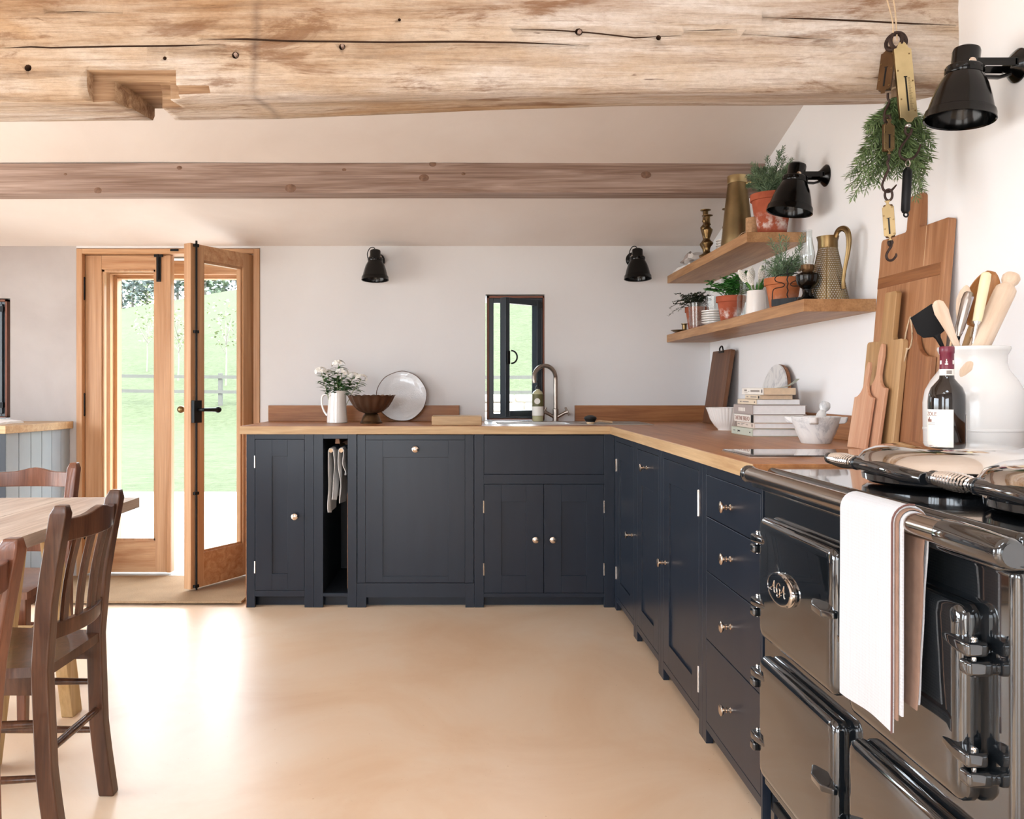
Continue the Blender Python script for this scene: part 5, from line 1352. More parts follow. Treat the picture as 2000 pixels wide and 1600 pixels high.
def latch(y, z, s):
    x = CX0-.032
    mb = MB().loft([[(x+.002, y+s*.085, z-.004), (x+.002, y+s*.085, z+.006), (x-.004, y+s*.085, z+.006), (x-.004, y+s*.085, z-.004)],
                    [(x+.004, y+s*.045, z-.012), (x+.004, y+s*.045, z+.006), (x-.022, y+s*.045, z+.006), (x-.020, y+s*.045, z-.010)],
                    [(x+.004, y+s*.0, z-.012), (x+.004, y+s*.0, z+.004), (x-.022, y+s*.0, z+.004), (x-.020, y, z-.012)],
                    [(x+.006, y-s*.02, z-.010), (x+.006, y-s*.02, z+.002), (x-.004, y-s*.02, z+.002), (x-.004, y-s*.02, z-.010)]])
    return cp('door_latch', mb, 'enamel_black', bevel=.004, seg=3)
latch(YL0+.012, .675, 1); latch(YR1-.008, .648, -1); latch(YL0+.012, .330, 1); latch(YR1-.008, .303, -1)
# oval badge with script lettering
by, bz, bxx = 1.934, .658, CX0-.033
bdg = cp('badge', MB().lathe([(0, -.002), (.0385, -.002), (.0395, .002), (.036, .005), (.039, .007), (.0375, .0105), (.0345, .011), (.0345, .0095), (0, .0095)], T(bxx, by, bz) @ RY(-PI/2) @ Matrix.Diagonal((.94, 1.95, 1, 1)), 48), 'chrome')
sp_(bdg, 'badge_field', MB().lathe([(0, .0095), (.0345, .0095), (.0345, .0102), (0, .0102)], T(bxx, by, bz) @ RY(-PI/2) @ Matrix.Diagonal((.94, 1.95, 1, 1)), 48), 'enamel_black')
def script(pts, k=6):                            # smooth stroke through points given as (right, up) on the badge
    q = []
    P = [pts[0]]+pts+[pts[-1]]
    for i in range(1, len(P)-2):
        for j in range(k):
            t = j/k; a, b, c, d = (Vector(P[i+o]) for o in (-1, 0, 1, 2))
            q.append(.5*((2*b)+(c-a)*t+(2*a-5*b+4*c-d)*t*t+(3*b-a-3*c+d)*t**3))
    q.append(Vector(P[-2]))
    return [(bxx-.0106, by-p.x, bz+p.y) for p in q]
A_ = [[(-.012, -.010), (-.020, -.012), (-.021, -.006), (-.012, -.004), (-.002, .006), (.004, .016), (.005, .015), (.004, .0), (.006, -.012), (.010, -.012)], [(-.010, -.001), (.0, .0015), (.010, -.001)]]
G_ = [[(.012, .012), (.006, .017), (-.004, .014), (-.010, .002), (-.006, -.010), (.003, -.011), (.010, -.003), (.010, .003), (.002, .003), (.008, .002), (.010, -.004), (.008, -.016), (-.004, -.020), (-.008, -.015)]]
let = MB()
for strokes, ox in ((A_, -.030), (G_, .0), (A_, .030)):
    for s_ in strokes: let.tube(script([(x*1.0+ox, y*.9) for x, y in s_]), .0008, 6)
sp_(bdg, 'badge_lettering', let, 'nickel')
# towel rail
RXc, RZc = .697, .905
rl = cp('towel_rail', MB().tube([(RXc, 1.225, RZc), (RXc, 2.085, RZc)], .0185, 24), 'rail_steel')
mb = MB().lathe([(0, -.006), (.0195, -.006), (.0215, -.002), (.0215, .006), (.0195, .010), (.0205, .014), (.0195, .020), (.0185, .022)], T(RXc, 2.098, RZc) @ RX(PI/2), 24)
mb.loft([[(RXc+.006, 2.075, RZc-.012), (RXc+.006, 2.10, RZc-.012), (RXc+.006, 2.10, RZc+.008), (RXc+.006, 2.075, RZc+.008)], [(CX0+.004, 2.085, .872), (CX0+.004, 2.11, .872), (CX0+.004, 2.11, .886), (CX0+.004, 2.085, .886)]])
sp_(rl, 'rail_end_cap', mb, 'enamel_black', bevel=.002)
mb = MB()
rings = []
for y, r, dx, dz in ((1.240, .0195, 0, 0), (1.232, .0225, 0, 0), (1.20, .0235, .002, 0), (1.14, .0225, .006, -.002), (1.105, .021, .010, -.004), (1.100, .016, .011, -.004)):
    rings.append([(RXc+dx+r*math.cos(a), y, RZc+dz+r*math.sin(a)) for a in [2*PI*i/20 for i in range(20)]])
mb.loft(rings)
mb.loft([[(RXc+.01, 1.10, RZc-.016), (RXc+.01, 1.17, RZc-.016), (RXc+.01, 1.17, RZc+.012), (RXc+.01, 1.10, RZc+.012)], [(CX0+.01, 1.15, .87), (CX0+.01, 1.185, .87), (CX0+.01, 1.185, .887), (CX0+.01, 1.15, .887)]])
sp_(rl, 'rail_end_bracket', mb, 'enamel_black', bevel=.003)
sp_(rl, 'bracket_end_disc', MB().lathe([(0, 0), (.0155, 0), (.0165, .003), (0, .004)], T(RXc+.011, 1.100, RZc-.004) @ RX(PI/2), 20), 'enamel_black')
# hotplate lids
def lid(cx, cy):
    R = .182
    o = cp('lid', MB().lathe([(.0, .030), (R*.9, .030), (R, .034), (R+.004, .040), (R, .046), (R*.985, .052), (R*.93, .066), (R*.80, .077), (R*.6, .083), (R*.3, .0855), (0, .086)], T(cx, cy, CT), 64), 'chrome', ang=60)
    sp_(o, 'lid_base', MB().lathe([(0, .004), (R*.88, .004), (R*.94, .010), (R*.95, .022), (R*.9, .0299), (0, .0299)], T(cx, cy, CT), 48), 'enamel_black')
    sp_(o, 'hotplate_ring', MB().lathe([(R*.96, .0003), (R*1.03, .0003), (R*1.03, .003), (R*.96, .004)], T(cx, cy, CT), 48), 'chrome') if False else None
    # arm in front of the lid with the coiled grip at its far end
    hx, hz = cx-.172, CT+.040
    mb = MB(); rings = []
    for y, r, x, z in ((cy+.055, .0125, hx, hz), (cy+.02, .0125, hx, hz), (cy-.05, .014, hx+.001, hz-.002), (cy-.12, .0145, hx+.006, hz-.006), (cy-.17, .012, hx+.022, hz-.010)):
        rings.append([(x+r*math.cos(a), y, z+r*1.05*math.sin(a)) for a in [2*PI*i/16 for i in range(16)]])
    mb.loft(rings)
    mb.loft([[(hx, cy-.04, hz-.012), (hx, cy+.04, hz-.012), (hx, cy+.04, hz+.008), (hx, cy-.04, hz+.008)], [(cx-.14, cy-.04, CT+.024), (cx-.14, cy+.04, CT+.024), (cx-.14, cy+.04, CT+.044), (cx-.14, cy-.04, CT+.044)]])
    arm = sp_(o, 'lid_arm', mb, 'enamel_black', bevel=.002)
    mb = MB().lathe([(0, -.004), (.011, -.004), (.0135, 0), (.0135, .010), (.011, .013), (0, .013)], T(hx, cy+.193, hz) @ RX(PI/2), 18)
    sp_(o, 'grip_cap', mb, 'enamel_black', bevel=.001)
    sp_(o, 'grip_collar', MB().lathe([(.0, 0), (.015, 0), (.015, .008), (0, .008)], T(hx, cy+.062, hz) @ RX(PI/2), 18), 'enamel_black', bevel=.001)
    n = 13; pts = []
    for i in range(n*10+1):
        a = 2*PI*i/10; k = i/(n*10); r = .0095+.0045*math.sin(PI*k)
        pts.append((hx+r*math.cos(a), lerp(cy+.062, cy+.182, k), hz+r*math.sin(a)))
    sp_(o, 'coil_grip', MB().tube(pts, .0033, 6), 'chrome')
lid(1.005, 1.755); lid(1.005, 1.325)
# dish towel over the rail
tt = thing('dish_towel', 'white waffle dish towel with brown edges hanging on the cooker rail', 'towel', (RXc, 1.425, RZc))
def towel(off, y0, y1, zb, seed, back):
    def f(u, v):
        y = lerp(y0, y1, v)
        wv = .0016*noise.noise(Vector((v*3, u*2, 1)))+.0012*math.sin(7*v+1)*u
        lf_ = RZc-zb(v); top = .0195+off
        if u < .12: a = PI/2+PI*.62*(u-.12)/.12*0; 
        k = u
        if k < .25:
            a = lerp(PI*.05 if back else PI*.15, PI, k/.25)
            return (RXc+top*math.cos(a), y, RZc+top*math.sin(a))
        z = lerp(RZc, zb(v), (k-.25)/.75)
        return (RXc-top-.004*((k-.25)/.75)*0-wv, y, z)
    return f
zb1 = lambda v: .575+.003*math.sin(5*v)
part(tt, 'front_layer', MB().grid(towel(.008, 1.335, 1.522, zb1, 1, True), 44, 16, thick=.003), 'waffle', world=True)
part(tt, 'inner_layer', MB().grid(towel(.0045, 1.327, 1.516, lambda v: .597, 4, True), 36, 8, thick=.0025), 'towel_stripe', world=True)
part(tt, 'middle_layer', MB().grid(towel(.0005, 1.320, 1.512, lambda v: .606, 8, True), 36, 8, thick=.003), 'waffle', world=True)
def backl(off, y0, y1, zb, seed):
    def f(u, v):
        y = lerp(y0, y1, v); z = lerp(RZc+.006, zb, u)
        return (RXc+.0195+off-.014*u+.003*noise.noise(Vector((v*3, u*3, seed))), y, z)
    return f
part(tt, 'back_layer', MB().grid(backl(.001, 1.318, 1.51, .625, 3), 20, 8, thick=.003), 'waffle', world=True)
part(tt, 'back_stripe', MB().grid(backl(-.005, 1.314, 1.505, .618, 6), 20, 8, thick=.002), 'towel_stripe', world=True)
part(tt, 'edge_seam', MB().tube([towel(.0095, 1.334, 1.522, zb1, 1, True)(u, 0) for u in [i/40 for i in range(4, 41)]], .0016, 5), 'towel_seam', world=True)

# crock, utensils, bottle at the back of the cooker
CB = Vector((1.214, 2.035, CT))
cr = thing('crock', 'white glazed crock holding kitchen utensils behind the cooker lids', 'crock', CB)
part(cr, 'body', MB().lathe([(0, 0), (.096, 0), (.101, .006), (.106, .05), (.1075, .11), (.108, .165), (.103, .195), (.090, .22), (.0735, .243), (.0695, .26), (.0705, .278), (.0755, .288), (.0775, .293), (.0765, .298), (.071, .299), (.066, .285), (.065, .26), (.07, .243), (.086, .218), (.098, .19), (.102, .15), (.1, .05), (.092, .014), (0, .012)], None, 56), 'crock_white')
part(cr, 'throwing_ridge', MB().lathe([(.1075, .098), (.1087, .102), (.1075, .106)], None, 56), 'crock_white')
zr = CT+.298
def utensil(name, label, cat, rim_px, tip_px, dd, rim_d=0.0, depth=.20):
    """straight tool through the neck: returns (thing, length from foot to tip); local z runs along the tool"""
    a = W(rim_px[0], rim_px[1], CB.y+rim_d); b = W(tip_px[0], tip_px[1], CB.y+dd)
    d = (b-a).normalized(); L = (b-a).length
    k = depth
    foot = a-d*k
    for _ in range(40):
        q = foot-CB
        if (q.x**2+q.y**2)**.5 < .085 and q.z > .02: break
        k -= .005; foot = a-d*k
    toc = (Vector((0, 0, EYE))-a).normalized()
    z = d; y = (z.cross(toc)).normalized(); x = y.cross(z)          # local x faces the lens, y across
    m = Matrix(((x.x, y.x, z.x, 0), (x.y, y.y, z.y, 0), (x.z, y.z, z.z, 0), (0, 0, 0, 1)))
    t = thing(name, label, cat, foot, m); return t, k, k+L
def blade(sec):                                                   # sections (z, half width across, half thickness)
    mb = MB(); rings = []
    for z, w_, h in sec: rings.append([(h*math.cos(a), w_*math.sin(a), z) for a in [2*PI*i/16 for i in range(16)]])
    return mb.loft(rings)
t, k, L = utensil('iron_spatula', 'dark iron spatula leaning furthest left in the crock', 'spatula', (1840, 676), (1808, 612), -.01, .0)
part(t, 'handle', blade([(0, .004, .004), (k, .0045, .004), (k+.022, .006, .003), (k+.032, .010, .002)]), 'iron_black')
q = [(-.006, k+.028), (-.028, k+.036), (-.036, k+.052), (-.034, L+.004), (.020, L+.016), (.030, L-.004), (.022, k+.034), (.006, k+.028)]
part(t, 'blade', MB().prism([(x, z) for x, z in q], -.0012, .0012, RZ(PI/2)), 'iron_black', bevel=.0008)
t, k, L = utensil('wooden_spatula', 'pale flat wooden spatula leaning left in front of the others', 'spatula', (1870, 678), (1829, 587), -.03, -.022)
part(t, 'spatula', blade([(0, .006, .004), (k, .007, .004), (k+.03, .008, .004), (k+.07, .0125, .0035), (L-.03, .0155, .003), (L-.008, .0125, .003), (L-.001, .006, .0025), (L, .002, .002)]), 'beech_pale')
t, k, L = utensil('wooden_spoon', 'pointed pale wooden spoon behind the steel server', 'spoon', (1868, 676), (1888, 557), .04, .035)
part(t, 'spoon', blade([(0, .005, .005), (k+.02, .0055, .005), (k+.06, .008, .004), (L-.06, .015, .004), (L-.035, .017, .004), (L-.015, .012, .0035), (L-.003, .005, .003), (L, .001, .001)]), 'beech_pale')
t, k, L = utensil('steel_server', 'polished steel and rosewood handled tool in the middle of the crock', 'utensil', (1866, 676), (1893, 570), -.02, -.01)
part(t, 'shaft', blade([(0, .0025, .0025), (k+.01, .003, .003), (k+.02, .006, .005), (k+.026, .005, .0045)]), 'iron_black')
h = part(t, 'handle', blade([(k+.024, .0065, .005), (k+.045, .0105, .007), (L-.02, .0125, .008), (L-.003, .010, .007), (L, .006, .005)]), 'steel_brushed')
part(t, 'rosewood_scale', blade([(k+.03, .006, .0055), (k+.05, .0095, .0075), (L-.022, .0115, .0085), (L-.006, .008, .0075), (L-.004, .006, .006)]) if False else MB().loft([[(-.004, .004, k+.03), (.004, .004, k+.03), (.004, .008, k+.03), (-.004, .008, k+.03)], [(-.006, .006, L-.01), (.006, .006, L-.01), (.006, .0135, L-.01), (-.006, .0135, L-.01)]]), 'rosewood', bevel=.001)
t, k, L = utensil('wooden_scoop', 'brown wooden scoop with a deep oval bowl in the crock', 'spoon', (1888, 676), (1934, 537), .035, .02)
part(t, 'handle', blade([(0, .009, .009), (k+.03, .0105, .010), (k+.065, .009, .009)]), 'board_light')
def scoop(u, v):
    z = lerp(k+.05, L+.004, u); w_ = .0335*math.sin(PI*min(1, max(.04, u*.93+.05)))**.55; s_ = v*2-1
    return (.012-.022*(1-s_*s_)*math.sin(PI*u)**.5, w_*s_, z)
part(t, 'scoop_bowl', MB().grid(scoop, 20, 12, thick=.003), 'olive_wood')
t, k, L = utensil('sharpening_steel', 'cream bone-handled fork standing upright in the crock', 'utensil', (1899, 676), (1927, 532), -.035, -.04)
part(t, 'shaft', blade([(0, .003, .003), (k, .0032, .003), (k+.05, .0042, .004), (k+.056, .0085, .008), (k+.060, .0085, .008)]), 'chrome')
part(t, 'handle', blade([(k+.059, .0095, .008), (k+.075, .0105, .009), (L-.02, .0115, .010), (L-.004, .0105, .009), (L, .006, .005)]), 'bone')
t, k, L = utensil('rolling_pin', 'pale wooden rolling pin leaning furthest right in the crock', 'rolling pin', (1913, 676), (1978, 537), -.008, -.035, .22)
part(t, 'rolling_pin', MB().lathe([(0, 0), (.012, .001), (.0165, .01), (.0185, .06), (.0225, k+.02), (.0235, L-.052), (.0225, L-.04), (.0145, L-.030), (.014, L-.026), (.0185, L-.018), (.0195, L-.008), (.015, L), (0, L+.001)], None, 24), 'beech_pale')
for i, (a, b, lab) in enumerate((((1856, 677), (1862, 640), 'thin pale stick left of centre in the crock'), ((1892, 677), (1899, 640), 'short slim wooden stick right of centre in the crock'))):
    t, k, L = utensil('wooden_skewer', lab, 'skewer', a, b, .0, -.02+.05*i); part(t, 'skewer', blade([(0, .002, .002), (L, .0025, .0025)]), 'beech')
wb = thing('wine_bottle', 'dark red wine bottle standing in front of the white crock', 'bottle', (WX(1852, 1.875)*1.0, 1.895, CT))
wb.location = Vector((1.088, 1.925, CT)); MW[wb] = T(1.088, 1.925, CT)
part(wb, 'glass', MB().lathe([(0, .004), (.03, .002), (.036, .0), (.0385, .004), (.0387, .17), (.0375, .185), (.032, .201), (.022, .213), (.0158, .221), (.0142, .235), (.0138, .29), (0, .291)], None, 44), 'wine_glass_bottle')
part(wb, 'capsule', MB().lathe([(.0147, .243), (.0150, .245), (.0145, .277), (.0158, .279), (.0158, .291), (.0145, .294), (0, .2945)], None, 32), 'capsule')
part(wb, 'neck_label', MB().lathe([(.0149, .2285), (.0151, .2285), (.0153, .2425), (.0150, .2425)], None, 32), 'label_paper')
va = math.atan2(-1.925, -1.088)
part(wb, 'label', MB().lathe([(.0390, .058), (.0392, .058), (.0392, .152), (.0390, .152)], None, 30, va-1.75, va+.34), 'label_paper')
part(wb, 'back_label', MB().lathe([(.0390, .05), (.0392, .05), (.0392, .140), (.0390, .140)], None, 16, va+1.28, va+2.3), 'label_paper')
part(wb, 'label_lettering', text_mb('ZOLE', .0125, .0002, wrap=(.0394, va-1.38)) .bm and text_mb('ZOLE', .0125, .0002, T(0, 0, .1375), wrap=(.0394, va-1.30)), 'ink_brown')
mb = MB()
for zz in (.1205, .1175, .0765, .073): mb.lathe([(.0393, zz), (.0395, zz), (.0395, zz+.0009)], None, 16, va-1.2, va-.62)
for zz in (.0785, .0725, .068): mb.lathe([(.0393, zz), (.0395, zz), (.0395, zz+.0006)], None, 16, va-.4, va+.28)
part(wb, 'label_print', mb, 'ink_grey')
# small house picture on the label, plus the printed device on the capsule
mb = MB()
for a, b, zz, h in ((-1.22, -1.10, .1235, .007), (-1.08, -1.0, .1235, .011), (-.98, -.86, .1235, .006)): mb.lathe([(.0393, zz), (.0395, zz), (.0395, zz+h)], None, 4, va+a, va+b)
part(wb, 'label_vignette', mb, 'ink_brown')
mb = MB()
for a, b, z0_, z1_ in ((-.25, .18, .2525, .2555), (-.16, .1, .2575, .2600), (-.08, .02, .2525, .2650), (-1.1, -.75, .2535, .2625), (.85, 1.2, .2535, .2625)): mb.lathe([(.01495, z0_), (.0152, z0_), (.0150, z1_)], None, 6, va+a, va+b)
part(wb, 'capsule_device', mb, 'label_paper')
part(wb, 'neck_print', MB().lathe([(.0152, .2310), (.0154, .2310), (.0154, .2395)], None, 8, va-.05, va+.7), 'ink_grey')

# ------------------------------------------------------------------ wall lamps (local: wall plate at the origin, -y out from the wall)
def wall_lamp(label, loc, rz, k=1.0, arm=.12, tilt=0.0, cable=False):
    t = thing('wall_lamp', label, 'lamp', loc, RZ(rz), 'black enamel wall spotlights')
    part(t, 'wall_plate', MB().lathe([(0, 0), (.043, 0), (.043, .004), (.036, .012), (.022, .024), (.018, .03), (0, .031)], RX(PI/2), 28), 'enamel_lamp')
    ax = -arm
    a = MB().box(-.030, -.0265, ax-.006, -.02, -.010, .010).box(.0265, .030, ax-.006, -.02, -.010, .010).box(-.03, .03, -.028, -.018, -.009, .009)
    part(t, 'arm', a, 'enamel_lamp', bevel=.0015)
    part(t, 'lower_arm', MB().tube([(0, -.015, -.02), (0, -.05, -.030), (0, ax+.03, -.028)], .005, 8, flat=2), 'enamel_lamp')
    hm = T(0, ax, 0) @ RX(tilt) @ Matrix.Scale(k, 4)
    sh = [(0, .054), (.02, .053), (.033, .046), (.0355, .038), (.0355, .004), (.0365, .0), (.047, -.004), (.0495, -.008), (.0495, -.022), (.048, -.026)]
    cap = part(t, 'lamp_cap', MB().lathe(sh, hm, 32).sphere(.004, hm@T(0, 0, .054), 8, 6), 'enamel_lamp')
    for i in range(14):
        a_ = 2*PI*i/14; part(cap, 'vent_hole', MB().lathe([(0, 0), (.0035, 0), (.0035, .001), (0, .001)], hm@T(.0492*math.cos(a_), .0492*math.sin(a_), -.014) @ align((math.cos(a_), math.sin(a_), 0)), 8), 'rubber_black')
    part(t, 'shade', MB().lathe([(.046, -.024), (.052, -.034), (.064, -.058), (.074, -.09), (.081, -.118), (.0835, -.126), (.0868, -.128), (.0885, -.134), (.0895, -.148), (.091, -.151), (.0895, -.1525), (.086, -.149), (.0845, -.13), (.079, -.118), (.07, -.09), (.06, -.06), (.048, -.036), (.0, -.03)], hm, 44), 'enamel_lamp')
    for s in (-1, 1): part(t, 'pivot_screw', MB().lathe([(0, 0), (.0095, 0), (.0095, .004), (.006, .006), (0, .006)], T(s*.0295, ax, 0) @ RY(s*PI/2), 16), 'nickel')
    if cable: part(t, 'cable', MB().tube([hm@Vector(p) for p in ((0, 0, .052), (-.012, 0, .066), (-.034, .0, .062), (-.05, 0, .035), (-.052, .006, .01), (-.044, .02, -.015), (-.02, .06, -.01))], .0026, 7), 'rubber_black')
    return t
wall_lamp('large black wall lamp at far right over the cooker', (XR-.001, 2.185, 1.946), -PI/2, .93, .137, math.radians(-6))
wall_lamp('black wall lamp beside the upper shelf rosemary', (XR-.001, 3.353, 1.955), -PI/2, .97, .120, math.radians(-10))
wall_lamp('black wall lamp on the back wall above the jug', (WX(733, 4.82), DB-.001, 1.858), 0, .86, .13, math.radians(-4), True)
wall_lamp('black wall lamp on the back wall right of the small window', (WX(1245, 4.82), DB-.001, 1.864), 0, .86, .13, math.radians(-4), True)

# ------------------------------------------------------------------ spring balances and rosemary hung from the beam
HD = 2.385
hook = solo('hanging_string', MB().tube([(WX(1744, HD), HD, WZ(84, HD)), (WX(1743, HD), HD, WZ(40, HD)), (WX(1741, HD), 2.43, 2.26), (WX(1741, HD)+.002, 2.44, 2.27), (WX(1745, HD), HD, WZ(0, HD)), (WX(1751, HD), HD, WZ(60, HD)), (WX(1752, HD), HD, WZ(80, HD))], .0022, 6), 'string', 'looped pale string on a nail in the hewn beam', 'string', (WX(1747, HD), HD, WZ(40, HD)), world=True)
part(hook, 'nail', MB().tube([(WX(1741, HD), 2.42, 2.262), (WX(1741, HD), 2.47, 2.262)], .003, 6), 'iron_rust', world=True)
def ring(mb, c, r, w_, n=20, ax=(1, 0, 0), up=(0, 0, 1), sx=1.0):
    a, b = Vector(ax), Vector(up); c = Vector(c)
    return mb.tube([c+a*r*sx*math.cos(t)+b*r*math.sin(t) for t in [2*PI*i/n for i in range(n)]], w_, 7, closed=True)
def plate_poly(w, h):
    return [(-w/2, -h/2+.008), (-w/2+.010, -h/2+.006), (-w/2+.014, -h/2), (-.006, -h/2-.006), (.006, -h/2-.006), (w/2-.014, -h/2), (w/2-.010, -h/2+.006), (w/2, -h/2+.008),
            (w/2, h/2-.010), (w/2-.008, h/2-.008), (w/2-.012, h/2), (.008, h/2+.008), (-.008, h/2+.008), (-w/2+.012, h/2), (-w/2+.008, h/2-.008), (-w/2, h/2-.010)]
def balance(label, top, bot, d, w, mat, yaw, ringr, hook_pts, ringw=.0045, slot=True, ticks=False):
    a, b = W(*top, d), W(*bot, d); c = (a+b)/2; ax = (a-b).normalized(); h = (a-b).length
    tilt = math.atan2(ax.x, ax.z)
    m = RY(tilt) @ RZ(yaw)
    t = thing('spring_balance', label, 'scale', c, m, 'old spring balances')
    part(t, 'face_plate', MB().prism(plate_poly(w, h), -.008, -.0065), mat, bevel=.0006, seg=1)
    part(t, 'housing', MB().box(-w*.40, w*.40, -.0064, .010, -h*.47, h*.47), 'brass_brown' if not mat == 'brass_bright' else 'brass_aged', bevel=.003)
    part(t, 'slot', MB().box(-.0022, .0022, -.0088, -.008, -h*.38, h*.08).box(-.005, .005, -.0088, -.008, h*.07, h*.085), 'iron_black')
    for x, z in ((-w*.4, h*.16), (w*.4, h*.02), (-w*.36, -h*.22), (w*.38, -h*.38), (w*.34, h*.38)):
        part(t, 'rivet', MB().lathe([(0, 0), (.0026, 0), (.002, .0012), (0, .0015)], T(x, -.008, z) @ RX(PI/2), 10), 'brass_aged')
    if ticks:
        g = MB()
        for i in range(30): g.box(.006, .006+(.007 if i % 5 else .011), -.0084, -.0080, -h*.36+i*h*.0145, -h*.36+i*h*.0145+.0008)
        part(t, 'graduations', g, 'brass_brown')
    if ringr: part(t, 'ring', ring(MB(), (0, 0, h/2+ringr+.002), ringr, ringw), 'iron_rust')
    if hook_pts: part(t, 'hook', MB().tube([MW[t].inverted() @ W(x, y, d) for x, y in hook_pts], [.0035]*(len(hook_pts)-1)+[.0018], 8), 'iron_rust')
    return t
sw1 = balance('large bright brass spring balance at front of the hanging bunch', (1759, 90), (1773, 236), HD, .052, 'brass_bright', .12, .0, [(1774, 243), (1768, 252), (1770, 262), (1777, 262), (1781, 252), (1778, 262), (1766, 278), (1757, 294), (1759, 306), (1769, 312), (1783, 309), (1793, 297), (1798, 282)], ticks=True)
part(sw1, 'ring', ring(MB(), MW[sw1].inverted() @ W(1754.5, 80, HD), .0235, .0052), 'iron_rust')
part(sw1, 'swivel', MB().sphere(.009, MW[sw1].inverted() @ T(*W(1773, 246, HD)), 12, 8, (1, 1, .8)), 'steel_sink')
b2 = balance('dark narrow spring balance hanging edge-on behind the bright brass one', (1738, 98), (1727, 180), HD+.03, .040, 'brass_brown', -.9, 0, [(1734, 182), (1734, 192), (1737, 200), (1731, 212), (1727, 225), (1731, 234), (1737, 231), (1739, 222)])
part(b2, 'ring', ring(MB(), MW[b2].inverted() @ W(1746, 82, HD+.012), .0225, .0055), 'iron_rust')
b3 = balance('small tarnished brass spring balance left of the bright one over the rosemary', (1734, 240), (1734, 298), HD-.01, .031, 'brass_dull', .1, 0, [(1734, 301), (1737, 308), (1733, 318), (1736, 328), (1732, 338), (1726, 352), (1723, 362), (1726, 371), (1734, 375), (1742, 371), (1751, 361)])
part(b3, 'ring', ring(MB(), MW[b3].inverted() @ W(1733, 233, HD-.01), .010, .003), 'iron_rust')
b4 = balance('lowest dark brass spring balance with an open hook before the big board', (1734, 398), (1739, 466), HD-.012, .030, 'brass_dull', -.55, 0, [(1738, 468), (1735, 474), (1738, 480), (1743, 474), (1740, 470), (1741, 480), (1735, 490), (1731, 500), (1735, 508), (1743, 508), (1750, 500), (1750, 495)])
part(b4, 'ring', ring(MB(), MW[b4].inverted() @ W(1735.5, 381, HD-.012), .0155, .0034, sx=.6), 'iron_rust')
b5 = thing('tubular_balance', 'black tubular pocket balance hanging from the brass hook', 'scale', W(1770.5, 372, HD-.004), RY(math.radians(3)), None)
hl = (412-330)*HD/F
part(b5, 'tube', MB().lathe([(0, -hl/2-.004), (.008, -hl/2-.004), (.012, -hl/2+.004), (.0125, hl/2-.006), (.009, hl/2), (.004, hl/2+.006), (0, hl/2+.006)], None, 20), 'iron_black')
part(b5, 'top_ring', ring(MB(), (0, 0, hl/2+.017), .010, .0018, sx=.6), 'steel_brushed')
part(b5, 'bottom_eye', ring(MB(), (.002, 0, -hl/2-.009), .006, .0024), 'iron_black')
rb_ = thing('rosemary_bunch', 'bunch of cut rosemary hanging upside down from the beam', 'herbs', W(1752, 178, HD+.055)); rnd = random.Random(21)
O = MW[rb_].translation.copy()
part(rb_, 'tied_stems', MB().tube([(0, .0, .03), (0, 0, -.02)], [.012, .016], 9), 'twig')
part(rb_, 'tie', ring(MB(), (0, 0, .006), .016, .003, ax=(1, 0, 0), up=(0, 1, 0)), 'string')
def bunch(px, py, n, dd):
    e = W(px, py, HD+dd)-O; b = Vector((rnd.uniform(-.008, .008), rnd.uniform(-.008, .008), .0))
    m1_ = b.lerp(e, .35)+Vector((-e.x*.12, 0, -.02)); m2_ = b.lerp(e, .7)+Vector((-e.x*.06+rnd.uniform(-.006, .006), 0, -.012))
    part(rb_, 'sprig', rosemary_sprig(MB(), [b, m1_, m2_, e], int(n*1.9), .033, .0040, rnd), 'leaf_rosemary_dark', flip=False, ang=180)
for (px, py) in ((1664, 388), (1660, 366), (1657, 345), (1672, 320), (1690, 372), (1700, 352), (1712, 362), (1722, 330), (1735, 345), (1745, 320), (1752, 345), (1765, 330), (1780, 345), (1792, 388), (1800, 360), (1808, 330), (1818, 310), (1822, 285), (1815, 265), (1802, 372), (1684, 300), (1695, 270), (1700, 240)):
    bunch(px, py, 66, rnd.uniform(.02, .09))
for i in range(22): bunch(rnd.uniform(1690, 1810), rnd.uniform(235, 345), 46, rnd.uniform(.025, .10))

# ------------------------------------------------------------------ table, trestles, chairs, mat
tb = thing('trestle_tabletop', 'worn wooden plank tabletop at left', 'table', (-1.55, 1.8, .73))
for i in range(4):
    a = -1.07-.225*i
    m = T(0, 0, 0); q = MB(); rings = []
    for j in range(25):
        y = lerp(.85, 2.78-.006*i, j/24); w_ = .0025*noise.noise(Vector((y*2, i*3, 0)))
        rings.append([(a-.2225, y, .727), (a-.2225, y, .759+w_*.5), (a-.11, y, .760+.0015*noise.noise(Vector((y*3, i, 5)))), (a+w_, y, .759), (a+w_*1.5, y, .727)])
    part(tb, 'plank', q.loft(rings), 'table_wood', world=True)
def trestle(name, label, x0, x1, yc, grp):
    t = thing(name, label, 'trestle', ((x0+x1)/2, yc, 0), group=grp)
    part(t, 'cross_beam', MB().box(x1-.02, x0+.05, yc-.035, yc+.035, .63, .7265), 'pine_raw', world=True, bevel=.003)
    for x in (x0, x1):
        for s in (-1, 1):
            yb_, yt = yc+s*.215, yc+s*.05; w_ = .036; d = .022 if s > 0 else -.022
            q = MB().loft([[(x+d-.02, yb_-w_, 0), (x+d+.02, yb_-w_, 0), (x+d+.02, yb_+w_, 0), (x+d-.02, yb_+w_, 0)], [(x+d-.02, yt-w_, .70), (x+d+.02, yt-w_, .70), (x+d+.02, yt+w_, .70), (x+d-.02, yt+w_, .70)]])
            part(t, 'leg', q, 'pine_raw', world=True, bevel=.003)
    part(t, 'brace', MB().box(x1, x0, yc-.012, yc+.012, .30, .36), 'pine_raw', world=True, bevel=.002)
    return t
